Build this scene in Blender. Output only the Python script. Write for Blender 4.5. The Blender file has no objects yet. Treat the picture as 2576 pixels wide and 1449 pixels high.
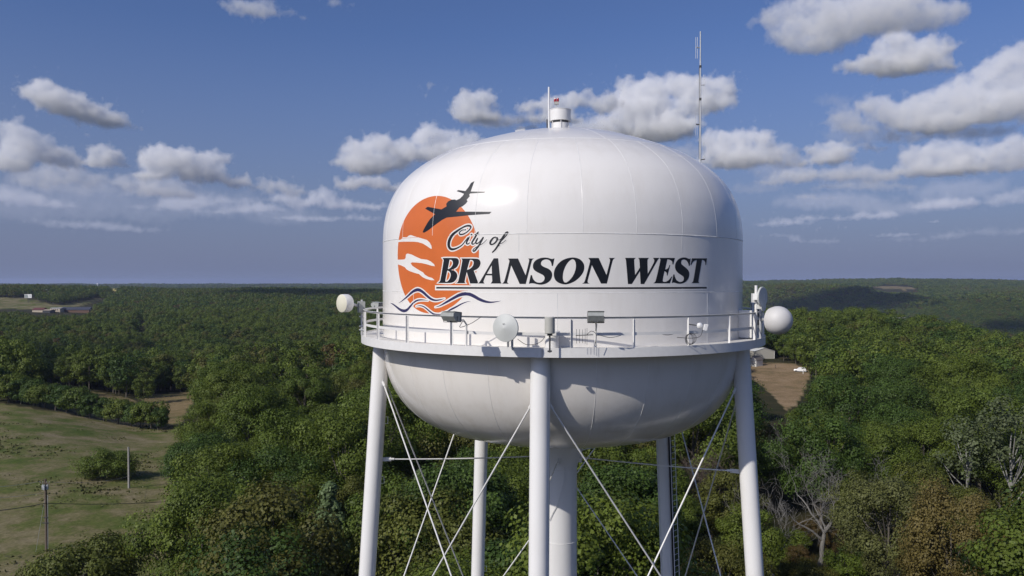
import bpy, bmesh, math, random
import numpy as np
from mathutils import Vector, Matrix, noise as mnoise
from mathutils.geometry import delaunay_2d_cdt

sc = bpy.context.scene
COL = sc.collection
RNG = np.random.default_rng(7)
random.seed(7)
R = math.radians

# ------------------------------------------------------------------ camera
EYE = 34.0                                   # drone eye height above the tower's ground
CAMX, CAMY = -2.094, -34.537
PITCH = R(0.472)
FPX, CX, CY = 2003.0, 1288.0, 724.5          # focal length and centre in 2576-px picture units
cam_d = bpy.data.cameras.new('camera')
cam_d.sensor_width = 36.0
cam_d.lens = 36.0 * FPX / 2576.0
cam_d.clip_start = 0.5
cam_d.clip_end = 60000
cam = bpy.data.objects.new('camera', cam_d)
COL.objects.link(cam)
cam.location = (CAMX, CAMY, EYE)
cam.rotation_euler = (math.pi / 2 - PITCH, 0, 0)
sc.camera = cam

# ------------------------------------------------------------------ light
SUN_AZ, SUN_EL = R(47), R(36)                # sun behind the camera's left shoulder
sun_dir = Vector((-math.sin(SUN_AZ) * math.cos(SUN_EL), -math.cos(SUN_AZ) * math.cos(SUN_EL), math.sin(SUN_EL)))
sl = bpy.data.lights.new('sun', 'SUN')
sl.energy = 3.55
sl.angle = R(0.53)
sl.color = (1.0, 0.945, 0.865)
so = bpy.data.objects.new('sun', sl)
COL.objects.link(so)
so.rotation_euler = sun_dir.to_track_quat('Z', 'Y').to_euler()
so.location = (-60, -60, 120)

sc.view_settings.view_transform = 'Standard'
sc.view_settings.look = 'None'
sc.view_settings.gamma = 1
sc.view_settings.use_curve_mapping = False
sc.view_settings.exposure = 0.0

cy = sc.cycles
cy.max_bounces = 12
cy.diffuse_bounces = 3
cy.glossy_bounces = 3
cy.transmission_bounces = 3
cy.transparent_max_bounces = 6
cy.volume_bounces = 9
cy.use_denoising = True
cy.use_adaptive_sampling = True
cy.adaptive_threshold = 0.01
cy.sample_clamp_indirect = 6

# ------------------------------------------------------------------ sky with clouds
def px_dir(x, y):
    """azimuth / elevation (radians) of a picture point"""
    u, v = (x - CX) / FPX, (CY - y) / FPX
    c, s = math.cos(PITCH), math.sin(PITCH)
    d = Vector((u, c + v * s, v * c - s)).normalized()
    return math.atan2(d.x, d.y), math.asin(d.z)

SKY_STRENGTH = 0.080
def build_world():
    w = bpy.data.worlds.new('World')
    sc.world = w
    w.use_nodes = True
    nt = w.node_tree
    nt.nodes.clear()
    N, L = nt.nodes.new, nt.links.new

    def math_(op, a, b=None, c=None, clamp=False):
        n = N('ShaderNodeMath'); n.operation = op; n.use_clamp = clamp
        for i, v in enumerate((a, b, c)):
            if v is None: continue
            if isinstance(v, (int, float)): n.inputs[i].default_value = v
            else: L(v, n.inputs[i])
        return n.outputs[0]

    def vec_(op, a, b=None, c=None):
        n = N('ShaderNodeVectorMath'); n.operation = op
        for i, v in enumerate((a, b, c)):
            if v is None: continue
            if isinstance(v, (tuple, list)): n.inputs[i].default_value = v
            else: L(v, n.inputs[i])
        return n.outputs[0]

    def mixc(f, a, b):
        n = N('ShaderNodeMix'); n.data_type = 'RGBA'
        if isinstance(f, (int, float)): n.inputs['Factor'].default_value = f
        else: L(f, n.inputs['Factor'])
        for k, v in (('A', a), ('B', b)):
            sck = [i for i in n.inputs if i.name == k and i.type == 'RGBA'][0]
            if isinstance(v, tuple): sck.default_value = (*v, 1)
            else: L(v, sck)
        return [o for o in n.outputs if o.type == 'RGBA'][0]

    def maprange(v, a, b, c, d, smooth=True):
        n = N('ShaderNodeMapRange')
        n.interpolation_type = 'SMOOTHSTEP' if smooth else 'LINEAR'
        L(v, n.inputs[0])
        for i, q in enumerate((a, b, c, d)): n.inputs[i + 1].default_value = q
        return n.outputs[0]

    tc = N('ShaderNodeTexCoord')
    d = vec_('NORMALIZE', tc.outputs['Generated'])
    sep = N('ShaderNodeSeparateXYZ'); L(d, sep.inputs[0])
    el = math_('ARCSINE', sep.outputs[2])
    k = 1.0 / SKY_STRENGTH
    sky = N('ShaderNodeTexSky'); sky.sky_type = 'NISHITA'; sky.sun_disc = False
    sky.sun_elevation = SUN_EL
    sky.sun_rotation = SUN_ROT
    sky.altitude = 300; sky.air_density = 1.0; sky.dust_density = 2.2; sky.ozone_density = 2.0
    # the autumn haze greys the lowest sky
    hz = maprange(el, -0.02, 0.30, 1.0, 0.0, False)
    hz = math_('POWER', hz, 1.2)
    skyt = vec_('MULTIPLY', sky.outputs[0], (0.69, 0.81, 1.18))
    skyc = mixc(math_('MULTIPLY', hz, 1.0), skyt, tuple(v * k for v in (0.182, 0.216, 0.352)))
    bg = N('ShaderNodeBackground'); bg.inputs['Strength'].default_value = SKY_STRENGTH
    L(skyc, bg.inputs['Color'])
    out = N('ShaderNodeOutputWorld')
    L(bg.outputs[0], out.inputs['Surface'])
    w.cycles.sampling_method = 'MANUAL'
    w.cycles.sample_map_resolution = 512

SUN_ROT = math.pi + SUN_AZ
build_world()

# ------------------------------------------------------------------ helpers
def tag(o, label=None, cat=None, group=None, kind=None):
    if label: o['label'] = label
    if cat: o['category'] = cat
    if group: o['group'] = group
    if kind: o['kind'] = kind
    return o

def empty(name, loc, label, cat, group=None, rz=0.0):
    o = bpy.data.objects.new(name, None)
    o.empty_display_size = 0.3
    COL.objects.link(o)
    o.location = loc
    o.rotation_euler = (0, 0, rz)
    return tag(o, label, cat, group)

class MB:
    """collects shapes; build() links them as ONE mesh object"""
    def __init__(s): s.v = []; s.f = []
    def add(s, v, f):
        n = len(s.v); s.v += [tuple(p) for p in v]; s.f += [tuple(i + n for i in q) for q in f]; return s
    def box(s, c, size, M=None):
        x, y, z = (q / 2 for q in size)
        vs = [Vector((sx * x, sy * y, sz * z)) for sx in (-1, 1) for sy in (-1, 1) for sz in (-1, 1)]
        if M is not None: vs = [M @ p for p in vs]
        vs = [p + Vector(c) for p in vs]
        return s.add(vs, [(0, 1, 3, 2), (4, 6, 7, 5), (0, 4, 5, 1), (2, 3, 7, 6), (0, 2, 6, 4), (1, 5, 7, 3)])
    def tube(s, pts, rad, n=8, cap=True, close=False):
        pts = [Vector(p) for p in pts]
        if not hasattr(rad, '__len__'): rad = [rad] * len(pts)
        m = len(pts); rings = []
        up = None
        for i, p in enumerate(pts):
            if close: t = pts[(i + 1) % m] - pts[i - 1]
            else: t = pts[min(i + 1, m - 1)] - pts[max(i - 1, 0)]
            t = t.normalized() if t.length > 1e-9 else Vector((0, 0, 1))
            if up is None:
                up = Vector((0, 0, 1)) if abs(t.z) < 0.9 else Vector((1, 0, 0))
            a = t.cross(up)
            if a.length < 1e-6: a = t.orthogonal()
            a.normalize(); b = a.cross(t).normalized(); up = b
            rings.append([p + (a * math.cos(2 * math.pi * k / n) + b * math.sin(2 * math.pi * k / n)) * rad[i] for k in range(n)])
        v = [q for r_ in rings for q in r_]; f = []
        for i in range(m if close else m - 1):
            j = (i + 1) % m
            for k in range(n):
                k2 = (k + 1) % n
                f.append((i * n + k, i * n + k2, j * n + k2, j * n + k))
        if cap and not close:
            f.append(tuple(range(n))[::-1]); f.append(tuple((m - 1) * n + k for k in range(n)))
        return s.add(v, f)
    def lathe(s, prof, n=32, M=None, a0=0.0, a1=2 * math.pi):
        full = abs(a1 - a0 - 2 * math.pi) < 1e-6
        m = n if full else n + 1
        v = []
        for r_, z in prof:
            for k in range(m):
                a = a0 + (a1 - a0) * k / n
                p = Vector((r_ * math.sin(a), -r_ * math.cos(a), z))
                v.append(M @ p if M is not None else p)
        f = []
        for i in range(len(prof) - 1):
            for k in range(n):
                k2 = (k + 1) % m
                f.append((i * m + k, i * m + k2, (i + 1) * m + k2, (i + 1) * m + k))
        return s.add(v, f)
    def prism(s, poly, axis_a, axis_b, axis_h, o, h):
        """poly (a,b) extruded along axis_h by h from origin o"""
        A, B, H, o = Vector(axis_a), Vector(axis_b), Vector(axis_h), Vector(o)
        n = len(poly)
        v = [o + A * a + B * b for a, b in poly] + [o + A * a + B * b + H * h for a, b in poly]
        f = [tuple(range(n))[::-1], tuple(range(n, 2 * n))] + [(i, (i + 1) % n, n + (i + 1) % n, n + i) for i in range(n)]
        return s.add(v, f)
    def mesh(s, name, mat, smooth=False, fix=True):
        me = bpy.data.meshes.new(name)
        me.from_pydata([tuple(p) for p in s.v], [], s.f)
        if fix:
            bm = bmesh.new(); bm.from_mesh(me)
            bmesh.ops.recalc_face_normals(bm, faces=bm.faces)
            bm.to_mesh(me); bm.free()
        for mt in (mat if isinstance(mat, (list, tuple)) else [mat]):
            me.materials.append(mt)
        if smooth:
            me.polygons.foreach_set('use_smooth', [True] * len(me.polygons))
            try: me.set_sharp_from_angle(angle=R(38))
            except Exception: pass
        return me
    def build(s, name, mat, parent=None, smooth=False, fix=True):
        o = bpy.data.objects.new(name, s.mesh(name, mat, smooth, fix))
        COL.objects.link(o)
        if parent is not None: attach(o, parent)
        return o

def attach(o, parent):
    o.parent = parent
    M = Matrix.LocRotScale(parent.location, parent.rotation_euler, parent.scale)
    p = parent.parent
    while p is not None:
        M = Matrix.LocRotScale(p.location, p.rotation_euler, p.scale) @ M
        p = p.parent
    o.matrix_parent_inverse = M.inverted()

def link_copy(o, parent):
    c = o.copy(); COL.objects.link(c)
    c.parent = parent
    c.matrix_parent_inverse = o.matrix_parent_inverse.copy()
    return c

# ------------------------------------------------------------------ cumulus clouds: real bodies of scattering air, far outside the haze
def n3(P, seed):
    X = np.floor(P).astype(np.int64); F = P - X; F = F * F * (3 - 2 * F)
    def h(dx, dy, dz):
        n = ((X[:, 0] + dx) * 374761393 + (X[:, 1] + dy) * 668265263 + (X[:, 2] + dz) * 1440662683 + seed * 974711) & 0x7fffffff
        n = ((n ^ (n >> 13)) * 1274126177) & 0x7fffffff
        return ((n ^ (n >> 16)) & 0xffff) / 65535.0
    fx, fy, fz = F[:, 0], F[:, 1], F[:, 2]
    a = (h(0,0,0)*(1-fx)+h(1,0,0)*fx)*(1-fy)+(h(0,1,0)*(1-fx)+h(1,1,0)*fx)*fy
    b = (h(0,0,1)*(1-fx)+h(1,0,1)*fx)*(1-fy)+(h(0,1,1)*(1-fx)+h(1,1,1)*fx)*fy
    return a * (1 - fz) + b * fz - .5
_ico = None
def ico():
    global _ico
    if _ico is None:
        bm = bmesh.new(); bmesh.ops.create_icosphere(bm, subdivisions=2, radius=1.0)
        _ico = (np.array([v.co[:] for v in bm.verts]), [tuple(v.index for v in f.verts) for f in bm.faces]); bm.free()
    return _ico
CLOUD_BASE = 1150.0
def cloud_mat(sigma, u):
    """vapour whose density thins out in torn wisps towards the edge of the body; u = metres per puff unit"""
    m = bpy.data.materials.new('cloud_vapour'); m.use_nodes = True
    nt = m.node_tree; nt.nodes.clear()
    N, L = nt.nodes.new, nt.links.new
    v = N('ShaderNodeVolumeScatter'); o_ = N('ShaderNodeOutputMaterial')
    v.inputs['Color'].default_value = CLOUD_COL; v.inputs['Anisotropy'].default_value = CLOUD_G
    at = N('ShaderNodeAttribute'); at.attribute_name = 'density'
    geo = N('ShaderNodeNewGeometry')
    nz = N('ShaderNodeTexNoise'); nz.inputs['Scale'].default_value = 1 / (24.0 * u); nz.inputs['Detail'].default_value = 5; nz.inputs['Roughness'].default_value = .6
    L(geo.outputs['Position'], nz.inputs['Vector'])
    sb = N('ShaderNodeMath'); sb.operation = 'MULTIPLY_ADD'; L(nz.outputs['Fac'], sb.inputs[0]); sb.inputs[1].default_value = -2.6; sb.inputs[2].default_value = .88
    ad = N('ShaderNodeMath'); ad.operation = 'ADD'; L(sb.outputs[0], ad.inputs[0]); L(at.outputs['Fac'], ad.inputs[1])
    mr = N('ShaderNodeMapRange'); L(ad.outputs[0], mr.inputs[0]); mr.inputs[1].default_value = 0.0; mr.inputs[2].default_value = .7; mr.inputs[3].default_value = 0; mr.inputs[4].default_value = sigma
    L(mr.outputs[0], v.inputs['Density'])
    L(v.outputs[0], o_.inputs['Volume'])
    return m
def vapour_body(o, mat, voxel, band):
    ng = bpy.data.node_groups.new('vapour_body', 'GeometryNodeTree')
    ng.interface.new_socket('Geometry', in_out='INPUT', socket_type='NodeSocketGeometry')
    ng.interface.new_socket('Geometry', in_out='OUTPUT', socket_type='NodeSocketGeometry')
    N, L = ng.nodes.new, ng.links.new
    gi, go = N('NodeGroupInput'), N('NodeGroupOutput')
    mv = N('GeometryNodeMeshToVolume'); mv.resolution_mode = 'VOXEL_SIZE'
    mv.inputs['Voxel Size'].default_value = voxel; mv.inputs['Interior Band Width'].default_value = band; mv.inputs['Density'].default_value = 1.0
    sm = N('GeometryNodeSetMaterial'); sm.inputs['Material'].default_value = mat
    L(gi.outputs[0], mv.inputs['Mesh']); L(mv.outputs[0], sm.inputs['Geometry']); L(sm.outputs[0], go.inputs[0])
    md = o.modifiers.new('vapour', 'NODES'); md.node_group = ng
def make_cloud(seed, dens, blobs, detail=2.6, rough=1.0, basey=None, at=None):
    """blobs: (x, y, half width, half height) as seen from the drone; the body is as deep as it is wide"""
    rng = np.random.default_rng(seed)
    blobs = [(x, y, a * 1.24, b * 1.32) for x, y, a, b in blobs]
    yb = basey if basey is not None else max(y + b * .75 for x, y, a, b in blobs)
    xm = sum(x * a for x, y, a, b in blobs) / sum(a for x, y, a, b in blobs)
    az, el = px_dir(xm, yb)
    D = CLOUD_BASE / math.tan(max(el, R(1.2)))
    u = D / FPX                                            # metres per picture pixel
    if at is not None:                                     # a cloud given in metres about a ground position
        az, D, u = math.atan2(at[0], at[1]), math.hypot(*at), 2.6
    ex = Vector((math.cos(az), -math.sin(az), 0)); ey = Vector((math.sin(az), math.cos(az), 0))
    iv, if_ = ico(); V = []; F = []; nv = 0
    zb = D * math.tan(el) if at is None else CLOUD_BASE
    for x, y, a, b in blobs:
        azb, elb = px_dir(x, y)
        cx_ = D * math.tan(azb - az); cz_ = D / math.cos(azb - az) * math.tan(elb)
        if at is not None: cx_, cz_ = x, CLOUD_BASE + y
        A, B = (a * u, b * u) if at is None else (a, b)
        a, b = A / u, B / u
        n = int(np.clip(a * b / 42, 16, 70))
        for i in range(n + 1):
            if i == 0:
                c = np.array([cx_, 0, cz_ - B * .15]); r_ = np.array([A * .72, A * .6, B * .62])
            else:
                d = rng.normal(size=3); d /= np.linalg.norm(d); d[2] = abs(d[2]) * 1.0 - .30
                q = rng.uniform(.50, .82)
                k = rng.uniform(.16, .40) * (1.1 - .35 * q)
                rad = k * min(A, B) * 1.25
                c = np.array([cx_ + d[0] * A * q, d[1] * A * q * .8, cz_ + d[2] * B * q]); r_ = np.array([rad * 1.15, rad * 1.15, rad])
            P = iv * r_ + c
            V.append(P); F += [tuple(j + nv for j in f) for f in if_]; nv += len(iv)
    V = np.vstack(V)
    # flat, slightly sagging base
    low = V[:, 2] < zb; V[low, 2] = zb + (V[low, 2] - zb) * .16
    me = bpy.data.meshes.new('cloud_puffs'); me.from_pydata(V.tolist(), [], F)
    t = bpy.data.objects.new('cloud_puffs', me); COL.objects.link(t)
    md = t.modifiers.new('union', 'REMESH'); md.mode = 'VOXEL'; md.voxel_size = max(detail * u, 4.0)
    dg = bpy.context.evaluated_depsgraph_get()
    me2 = bpy.data.meshes.new_from_object(t.evaluated_get(dg))
    bpy.data.objects.remove(t); bpy.data.meshes.remove(me)
    n = len(me2.vertices); co = np.empty(n * 3); me2.vertices.foreach_get('co', co); co = co.reshape(-1, 3)
    no = np.empty(n * 3); me2.vertices.foreach_get('normal', no); no = no.reshape(-1, 3)
    q = co / u
    off = np.zeros(n); amp = 8.0 * rough; f = 1 / 17.0
    for k in range(4):
        off += (np.abs(n3(q * f + 11.3 * k, seed + k)) * 2.6 - .42) * amp * -1; amp *= .52; f *= 2.1
    top = np.clip((co[:, 2] - zb) / (8 * u), .25, 1)
    co = co + no * (off * u * top)[:, None]
    W = co[:, :1] * np.array(ex)[None] + (D + co[:, 1:2]) * np.array(ey)[None]
    W[:, 2] += co[:, 2]
    W += np.array([CAMX, CAMY, EYE])
    me2.vertices.foreach_set('co', W.ravel()); me2.update()
    me2.name = 'cloud'; me2.materials.clear()
    size = np.mean([b for x, y, a, b in blobs]) * (u if at is None else 1)
    mat = cloud_mat(dens * CLOUD_DENS / size, u)
    me2.materials.append(mat)
    o = bpy.data.objects.new('cloud', me2); COL.objects.link(o); tag(o, kind='structure')
    vapour_body(o, mat, 3.0 * u, CLOUD_BAND * u)
    return o
CLOUD_BAND = 15.0; CLOUD_DENS = 0.33
CLOUD_COL = (.995, .99, .985, 1); CLOUD_G = 0.0
CLOUD_SET = [  # optical depth, blobs
 (7, [(118,238,50,44),(165,262,62,40),(215,282,62,34),(268,302,62,28),(318,316,34,18)]),
 (5, [(35,332,42,38),(82,366,58,44),(140,392,56,34),(30,405,60,40),(180,412,40,22)]),
 (5, [(265,388,40,30),(248,408,60,22),(300,412,34,16)]),
 (6, [(400,398,52,38),(452,408,60,40),(532,402,38,32),(500,434,70,34),(585,452,58,26),(640,468,36,14),(385,440,48,26)]),
 (1.6, [(60,498,70,28),(130,512,70,20),(20,480,50,26)]),
 (3.5, [(712,496,44,26),(760,508,52,24),(812,492,38,30),(860,512,70,24),(930,515,56,20)]),
 (7, [(905,378,46,40),(955,362,52,36),(930,412,80,40),(1020,388,52,42),(1085,345,46,42),(1120,385,70,48),(1170,360,56,40),(870,405,40,28)]),
 (5, [(880,462,54,26),(930,455,54,24),(990,470,60,22)]),
 (6, [(1175,262,44,40),(1215,252,38,36),(1200,290,76,28),(1250,294,38,16)]),
 (1.2, [(1080,212,14,18),(1072,240,12,18),(1062,258,10,8)]),
 (6, [(1330,268,38,26),(1385,262,50,30),(1440,252,38,34),(1478,232,22,34),(1520,262,50,34),(1400,296,90,22)]),
 (3.5, [(1318,320,34,14),(1350,322,22,10)]),
 (8, [(1585,232,46,44),(1632,224,46,42),(1610,270,80,46),(1700,212,40,42),(1745,225,50,44),(1810,225,44,42),(1770,262,80,34),(1660,322,110,44),(1560,310,60,36)]),
 (7, [(1800,355,44,36),(1862,352,52,34),(1915,352,40,34),(1850,395,90,40),(1930,392,40,36),(1790,405,40,30)]),
 (4, [(1950,40,60,36),(2020,20,70,40),(2110,50,110,56),(2220,30,120,60),(2330,40,90,44),(2060,105,100,34),(1990,85,60,40)]),
 (7, [(2250,112,44,48),(2310,130,56,40),(2370,120,34,34),(2270,160,100,34),(2370,168,50,26),(2180,160,70,28)]),
 (6, [(2195,268,50,36),(2260,290,62,36),(2320,268,62,40),(2390,252,60,46),(2440,230,56,48),(2510,190,52,50),(2560,160,50,52),(2500,268,100,46),(2360,305,120,34),(2580,250,60,60)]),
 (5, [(2065,382,40,28),(2110,378,44,34),(2085,402,80,18),(2012,412,34,12)]),
 (3, [(2185,366,38,18),(2220,372,34,14)]),
 (5, [(2310,392,50,34),(2370,385,52,38),(2410,388,40,40),(2350,424,110,28),(2270,432,60,18)]),
 (5, [(2500,385,42,36),(2560,378,52,44),(2530,412,70,30)]),
 (1.4, [(2035,548,50,14),(2085,546,44,13),(2110,552,40,9)]),
 (1.5, [(2510,502,50,24),(2570,492,50,28)]),
 (1.0, [(2030,492,40,12),(2075,498,40,10)]),
 (1.0, [(2348,556,26,7)]),
 (2.4, [(590,12,46,26),(650,20,56,30),(612,34,40,14)]),
 (1.1, [(730,32,34,14),(760,44,24,12)]),
 (1.6, [(845,4,36,20),(880,10,20,12)]),
 (4, [(1500,322,80,40),(1420,318,54,26),(1560,345,80,36)]), (3, [(1962,380,46,34),(1992,408,60,24)]), (2.6, [(2120,436,80,28),(2215,444,70,24),(2160,424,44,26)]), (3, [(2440,392,46,34),(2425,424,70,24)]), (2.0, [(2395,508,80,26),(2330,518,60,18)]), (1.8, [(2205,538,70,18),(2160,544,50,14)]), (1.6, [(1975,556,70,18),(1930,562,50,14)]), (3, [(685,468,50,28),(735,478,56,24)]), (2.2, [(385,478,70,28),(450,486,70,22)]), (2.4, [(2120,300,50,34),(2160,318,60,26)]), (3, [(2010,440,70,30),(1950,452,60,22)]),
 (.8, [(500,500,120,24),(420,520,110,18),(620,500,80,18)]), (.6, [(200,560,150,18),(330,575,110,14)]), (.9, [(2150,462,130,20),(2250,470,100,16)]), (.7, [(2060,604,90,12),(1960,590,60,10)]), (.6, [(2250,590,70,8)]), (1.0, [(1700,382,110,34),(1620,372,70,26)]), (2.2, [(1250,300,110,26),(1330,300,60,20)]), (1.2, [(650,520,90,22),(560,530,80,16)]),
 (1.5, [(2450,330,110,26),(2300,340,110,20)]), (.9, [(780,548,110,14),(900,545,80,14)]),
 (.40, [(60,505,130,60),(220,500,140,60),(380,520,120,50)]), (.35, [(540,505,140,50),(700,535,130,40)]), (2.0, [(150,435,70,36),(220,450,60,30),(90,450,60,34)]), (1.8, [(330,455,60,30),(420,470,80,34)]), (.5, [(2080,500,160,34),(2260,520,150,26),(2420,470,130,36)]), (.4, [(2480,580,130,16),(2300,600,120,12)]), (.6, [(2180,330,120,40),(2100,250,60,26)]), (.5, [(330,470,120,26),(170,470,110,30)]), (.6, [(1950,420,80,36),(1900,470,90,24)]),
]
for i, (dn, bl) in enumerate(CLOUD_SET): make_cloud(500 + i, dn, bl)
# clouds above and behind the drone; their shadows lie on the far hills
for i, (at_, dn, bl) in enumerate([((-357, 1037), 7, [(-110, 60, 190, 90), (90, 70, 170, 90), (230, 40, 120, 60)]), ((-360, 330), 7, [(-130, 60, 190, 90), (60, 60, 200, 90), (230, 50, 150, 70)]),
        ((-1600, 340), 7, [(-100, 60, 170, 80), (80, 50, 170, 70)]), ((-1560, -770), 8, [(-60, 50, 150, 70), (90, 50, 130, 60)]), ((700, -1500), 6, [(-120, 80, 220, 110), (140, 70, 200, 100)]), ((-2600, -2300), 6, [(-160, 80, 260, 120), (160, 70, 240, 110)])]):
    make_cloud(600 + i, dn * 2.4, bl, at=at_)

# ------------------------------------------------------------------ materials
def mat_new(name):
    m = bpy.data.materials.new(name); m.use_nodes = True
    nt = m.node_tree
    return m, nt, nt.nodes['Principled BSDF']

def setin(b, **kw):
    for k, v in kw.items():
        k = k.replace('_', ' ')
        b.inputs[k].default_value = v

def plain(name, col, rough=0.5, metal=0.0, var=0.10, scale=3.0, bump=0.0, spec=0.5, col2=None):
    m, nt, b = mat_new(name)
    tcn = nt.nodes.new('ShaderNodeTexCoord')
    nz = nt.nodes.new('ShaderNodeTexNoise'); nz.inputs['Scale'].default_value = scale; nz.inputs['Detail'].default_value = 6
    nt.links.new(tcn.outputs['Object'], nz.inputs['Vector'])
    cr = nt.nodes.new('ShaderNodeValToRGB')
    c2 = col2 or tuple(c * (1 - var * 2) for c in col)
    cr.color_ramp.elements[0].position = 0.3; cr.color_ramp.elements[1].position = 0.7
    cr.color_ramp.elements[0].color = (*c2, 1); cr.color_ramp.elements[1].color = (*col, 1)
    nt.links.new(nz.outputs['Fac'], cr.inputs['Fac'])
    nt.links.new(cr.outputs['Color'], b.inputs['Base Color'])
    b.inputs['Roughness'].default_value = rough
    b.inputs['Metallic'].default_value = metal
    b.inputs['Specular IOR Level'].default_value = spec
    if bump:
        bp = nt.nodes.new('ShaderNodeBump'); bp.inputs['Strength'].default_value = bump; bp.inputs['Distance'].default_value = 0.02
        nt.links.new(nz.outputs['Fac'], bp.inputs['Height']); nt.links.new(bp.outputs['Normal'], b.inputs['Normal'])
    return m

def tank_paint(name, base, dirt=0.5):
    """glossy white tank enamel: faint plate waviness, orange peel, thin run-down streaks"""
    m, nt, b = mat_new(name)
    N, L = nt.nodes.new, nt.links.new
    tcn = N('ShaderNodeTexCoord')
    mp = N('ShaderNodeMapping'); mp.inputs['Scale'].default_value = (1.0, 1.0, 0.12)
    L(tcn.outputs['Object'], mp.inputs['Vector'])
    st = N('ShaderNodeTexNoise'); st.inputs['Scale'].default_value = 2.2; st.inputs['Detail'].default_value = 8; st.inputs['Roughness'].default_value = 0.7
    L(mp.outputs[0], st.inputs['Vector'])
    bl = N('ShaderNodeTexNoise'); bl.inputs['Scale'].default_value = 0.6; bl.inputs['Detail'].default_value = 5
    L(tcn.outputs['Object'], bl.inputs['Vector'])
    mu = N('ShaderNodeMath'); mu.operation = 'MULTIPLY'; L(st.outputs['Fac'], mu.inputs[0]); L(bl.outputs['Fac'], mu.inputs[1])
    mr = N('ShaderNodeMapRange'); L(mu.outputs[0], mr.inputs[0])
    mr.inputs[1].default_value = 0.22; mr.inputs[2].default_value = 0.5; mr.inputs[3].default_value = 0; mr.inputs[4].default_value = dirt
    mx = N('ShaderNodeMix'); mx.data_type = 'RGBA'
    L(mr.outputs[0], mx.inputs['Factor'])
    ia = [i for i in mx.inputs if i.type == 'RGBA']
    ia[0].default_value = (*base, 1)
    ia[1].default_value = (base[0] * 0.80, base[1] * 0.77, base[2] * 0.72, 1)
    L([o for o in mx.outputs if o.type == 'RGBA'][0], b.inputs['Base Color'])
    wv = N('ShaderNodeTexNoise'); wv.inputs['Scale'].default_value = 0.9; wv.inputs['Detail'].default_value = 2
    L(tcn.outputs['Object'], wv.inputs['Vector'])
    b1 = N('ShaderNodeBump'); b1.inputs['Strength'].default_value = 0.35; b1.inputs['Distance'].default_value = 0.03
    L(wv.outputs['Fac'], b1.inputs['Height'])
    pe = N('ShaderNodeTexNoise'); pe.inputs['Scale'].default_value = 30; pe.inputs['Detail'].default_value = 3
    L(tcn.outputs['Object'], pe.inputs['Vector'])
    b2 = N('ShaderNodeBump'); b2.inputs['Strength'].default_value = 0.12; b2.inputs['Distance'].default_value = 0.008
    L(pe.outputs['Fac'], b2.inputs['Height']); L(b1.outputs[0], b2.inputs['Normal'])
    L(b2.outputs[0], b.inputs['Normal'])
    b.inputs['Roughness'].default_value = 0.19
    b.inputs['Specular IOR Level'].default_value = 0.5
    return m

M_WHITE = tank_paint('white_enamel', (0.80, 0.775, 0.735), 0.45)
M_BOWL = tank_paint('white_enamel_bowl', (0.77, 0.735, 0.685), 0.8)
M_LEG = tank_paint('white_enamel_leg', (0.80, 0.79, 0.77), 0.3)
M_BEAD = plain('weld_bead_paint', (0.82, 0.81, 0.78), 0.35)
M_RAIL = plain('white_rail_paint', (0.77, 0.76, 0.735), 0.4, scale=6, var=.035)
M_FLOOR = plain('balcony_floor_paint', (0.72, 0.70, 0.66), 0.6, scale=4, var=.14)
M_BLACK = plain('black_sign_paint', (0.010, 0.011, 0.014), 0.35, scale=2)
M_NAVY = plain('navy_sign_paint', (0.028, 0.026, 0.098), 0.35)
M_ORANGE = plain('orange_sign_paint', (0.64, 0.150, 0.030), 0.4, var=.05, scale=1.5)
M_SIGNWHITE = plain('white_sign_paint', (0.80, 0.775, 0.735), 0.35, var=.03)
M_GREYBOX = plain('grey_cast_housing', (0.40, 0.415, 0.395), 0.5, scale=8)
M_DARKGREY = plain('dark_grey_metal', (0.06, 0.062, 0.066), 0.5)
M_GLASS = plain('lamp_glass', (0.10, 0.11, 0.12), 0.1, spec=.8)
M_STEEL = plain('galvanised_steel', (0.56, 0.57, 0.58), 0.45, 0.25, scale=10)
M_RADOME = plain('grey_radome', (0.56, 0.575, 0.55), 0.5, scale=2, var=.06)
M_RADOME2 = plain('light_grey_radome', (0.62, 0.605, 0.585), 0.55, scale=3, var=.04)
M_CREAM = plain('cream_radome', (0.72, 0.69, 0.55), 0.5, var=.05)
M_WHITEP = plain('white_plastic', (0.78, 0.78, 0.77), 0.4, var=.04)
M_TAN = plain('beige_antenna', (0.47, 0.465, 0.42), 0.5, var=.06)
M_CABLE = plain('black_cable', (0.018, 0.018, 0.02), 0.5)
M_RED = plain('red_beacon_glass', (0.36, 0.012, 0.022), 0.15, spec=.8)

# ------------------------------------------------------------------ tank profile and picture-to-tank mapping
UP = [(7.60, -2.6), (7.60, 0.0), (7.60, 1.35), (7.575, 2.10), (7.46, 2.82), (7.235, 3.44), (6.89, 4.01), (6.41, 4.49), (5.86, 4.885),
      (5.29, 5.21), (4.72, 5.465), (4.17, 5.675), (3.65, 5.855), (3.15, 6.01), (2.67, 6.14), (2.21, 6.24), (1.75, 6.325), (1.29, 6.385), (0.84, 6.42), (0.41, 6.44)]
def _dense(P, n=8):
    P = np.array(P); out = []
    for i in range(len(P) - 1):
        p0, p1, p2, p3 = P[max(i - 1, 0)], P[i], P[i + 1], P[min(i + 2, len(P) - 1)]
        for k in range(n):
            t = k / n
            out.append(0.5 * ((2 * p1) + (-p0 + p2) * t + (2 * p0 - 5 * p1 + 4 * p2 - p3) * t * t + (-p0 + 3 * p1 - 3 * p2 + p3) * t ** 3))
    out.append(P[-1]); return np.array(out)
_cyl = np.array([(7.6, z) for z in np.linspace(-2.6, 1.35, 20)[:-1]])
_dome = _dense(UP[2:], 8)
_dome[:, 0] = np.minimum(_dome[:, 0], 7.6)
UPD = np.vstack([_cyl, _dome])                       # (r, z) relative to the eye
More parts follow.
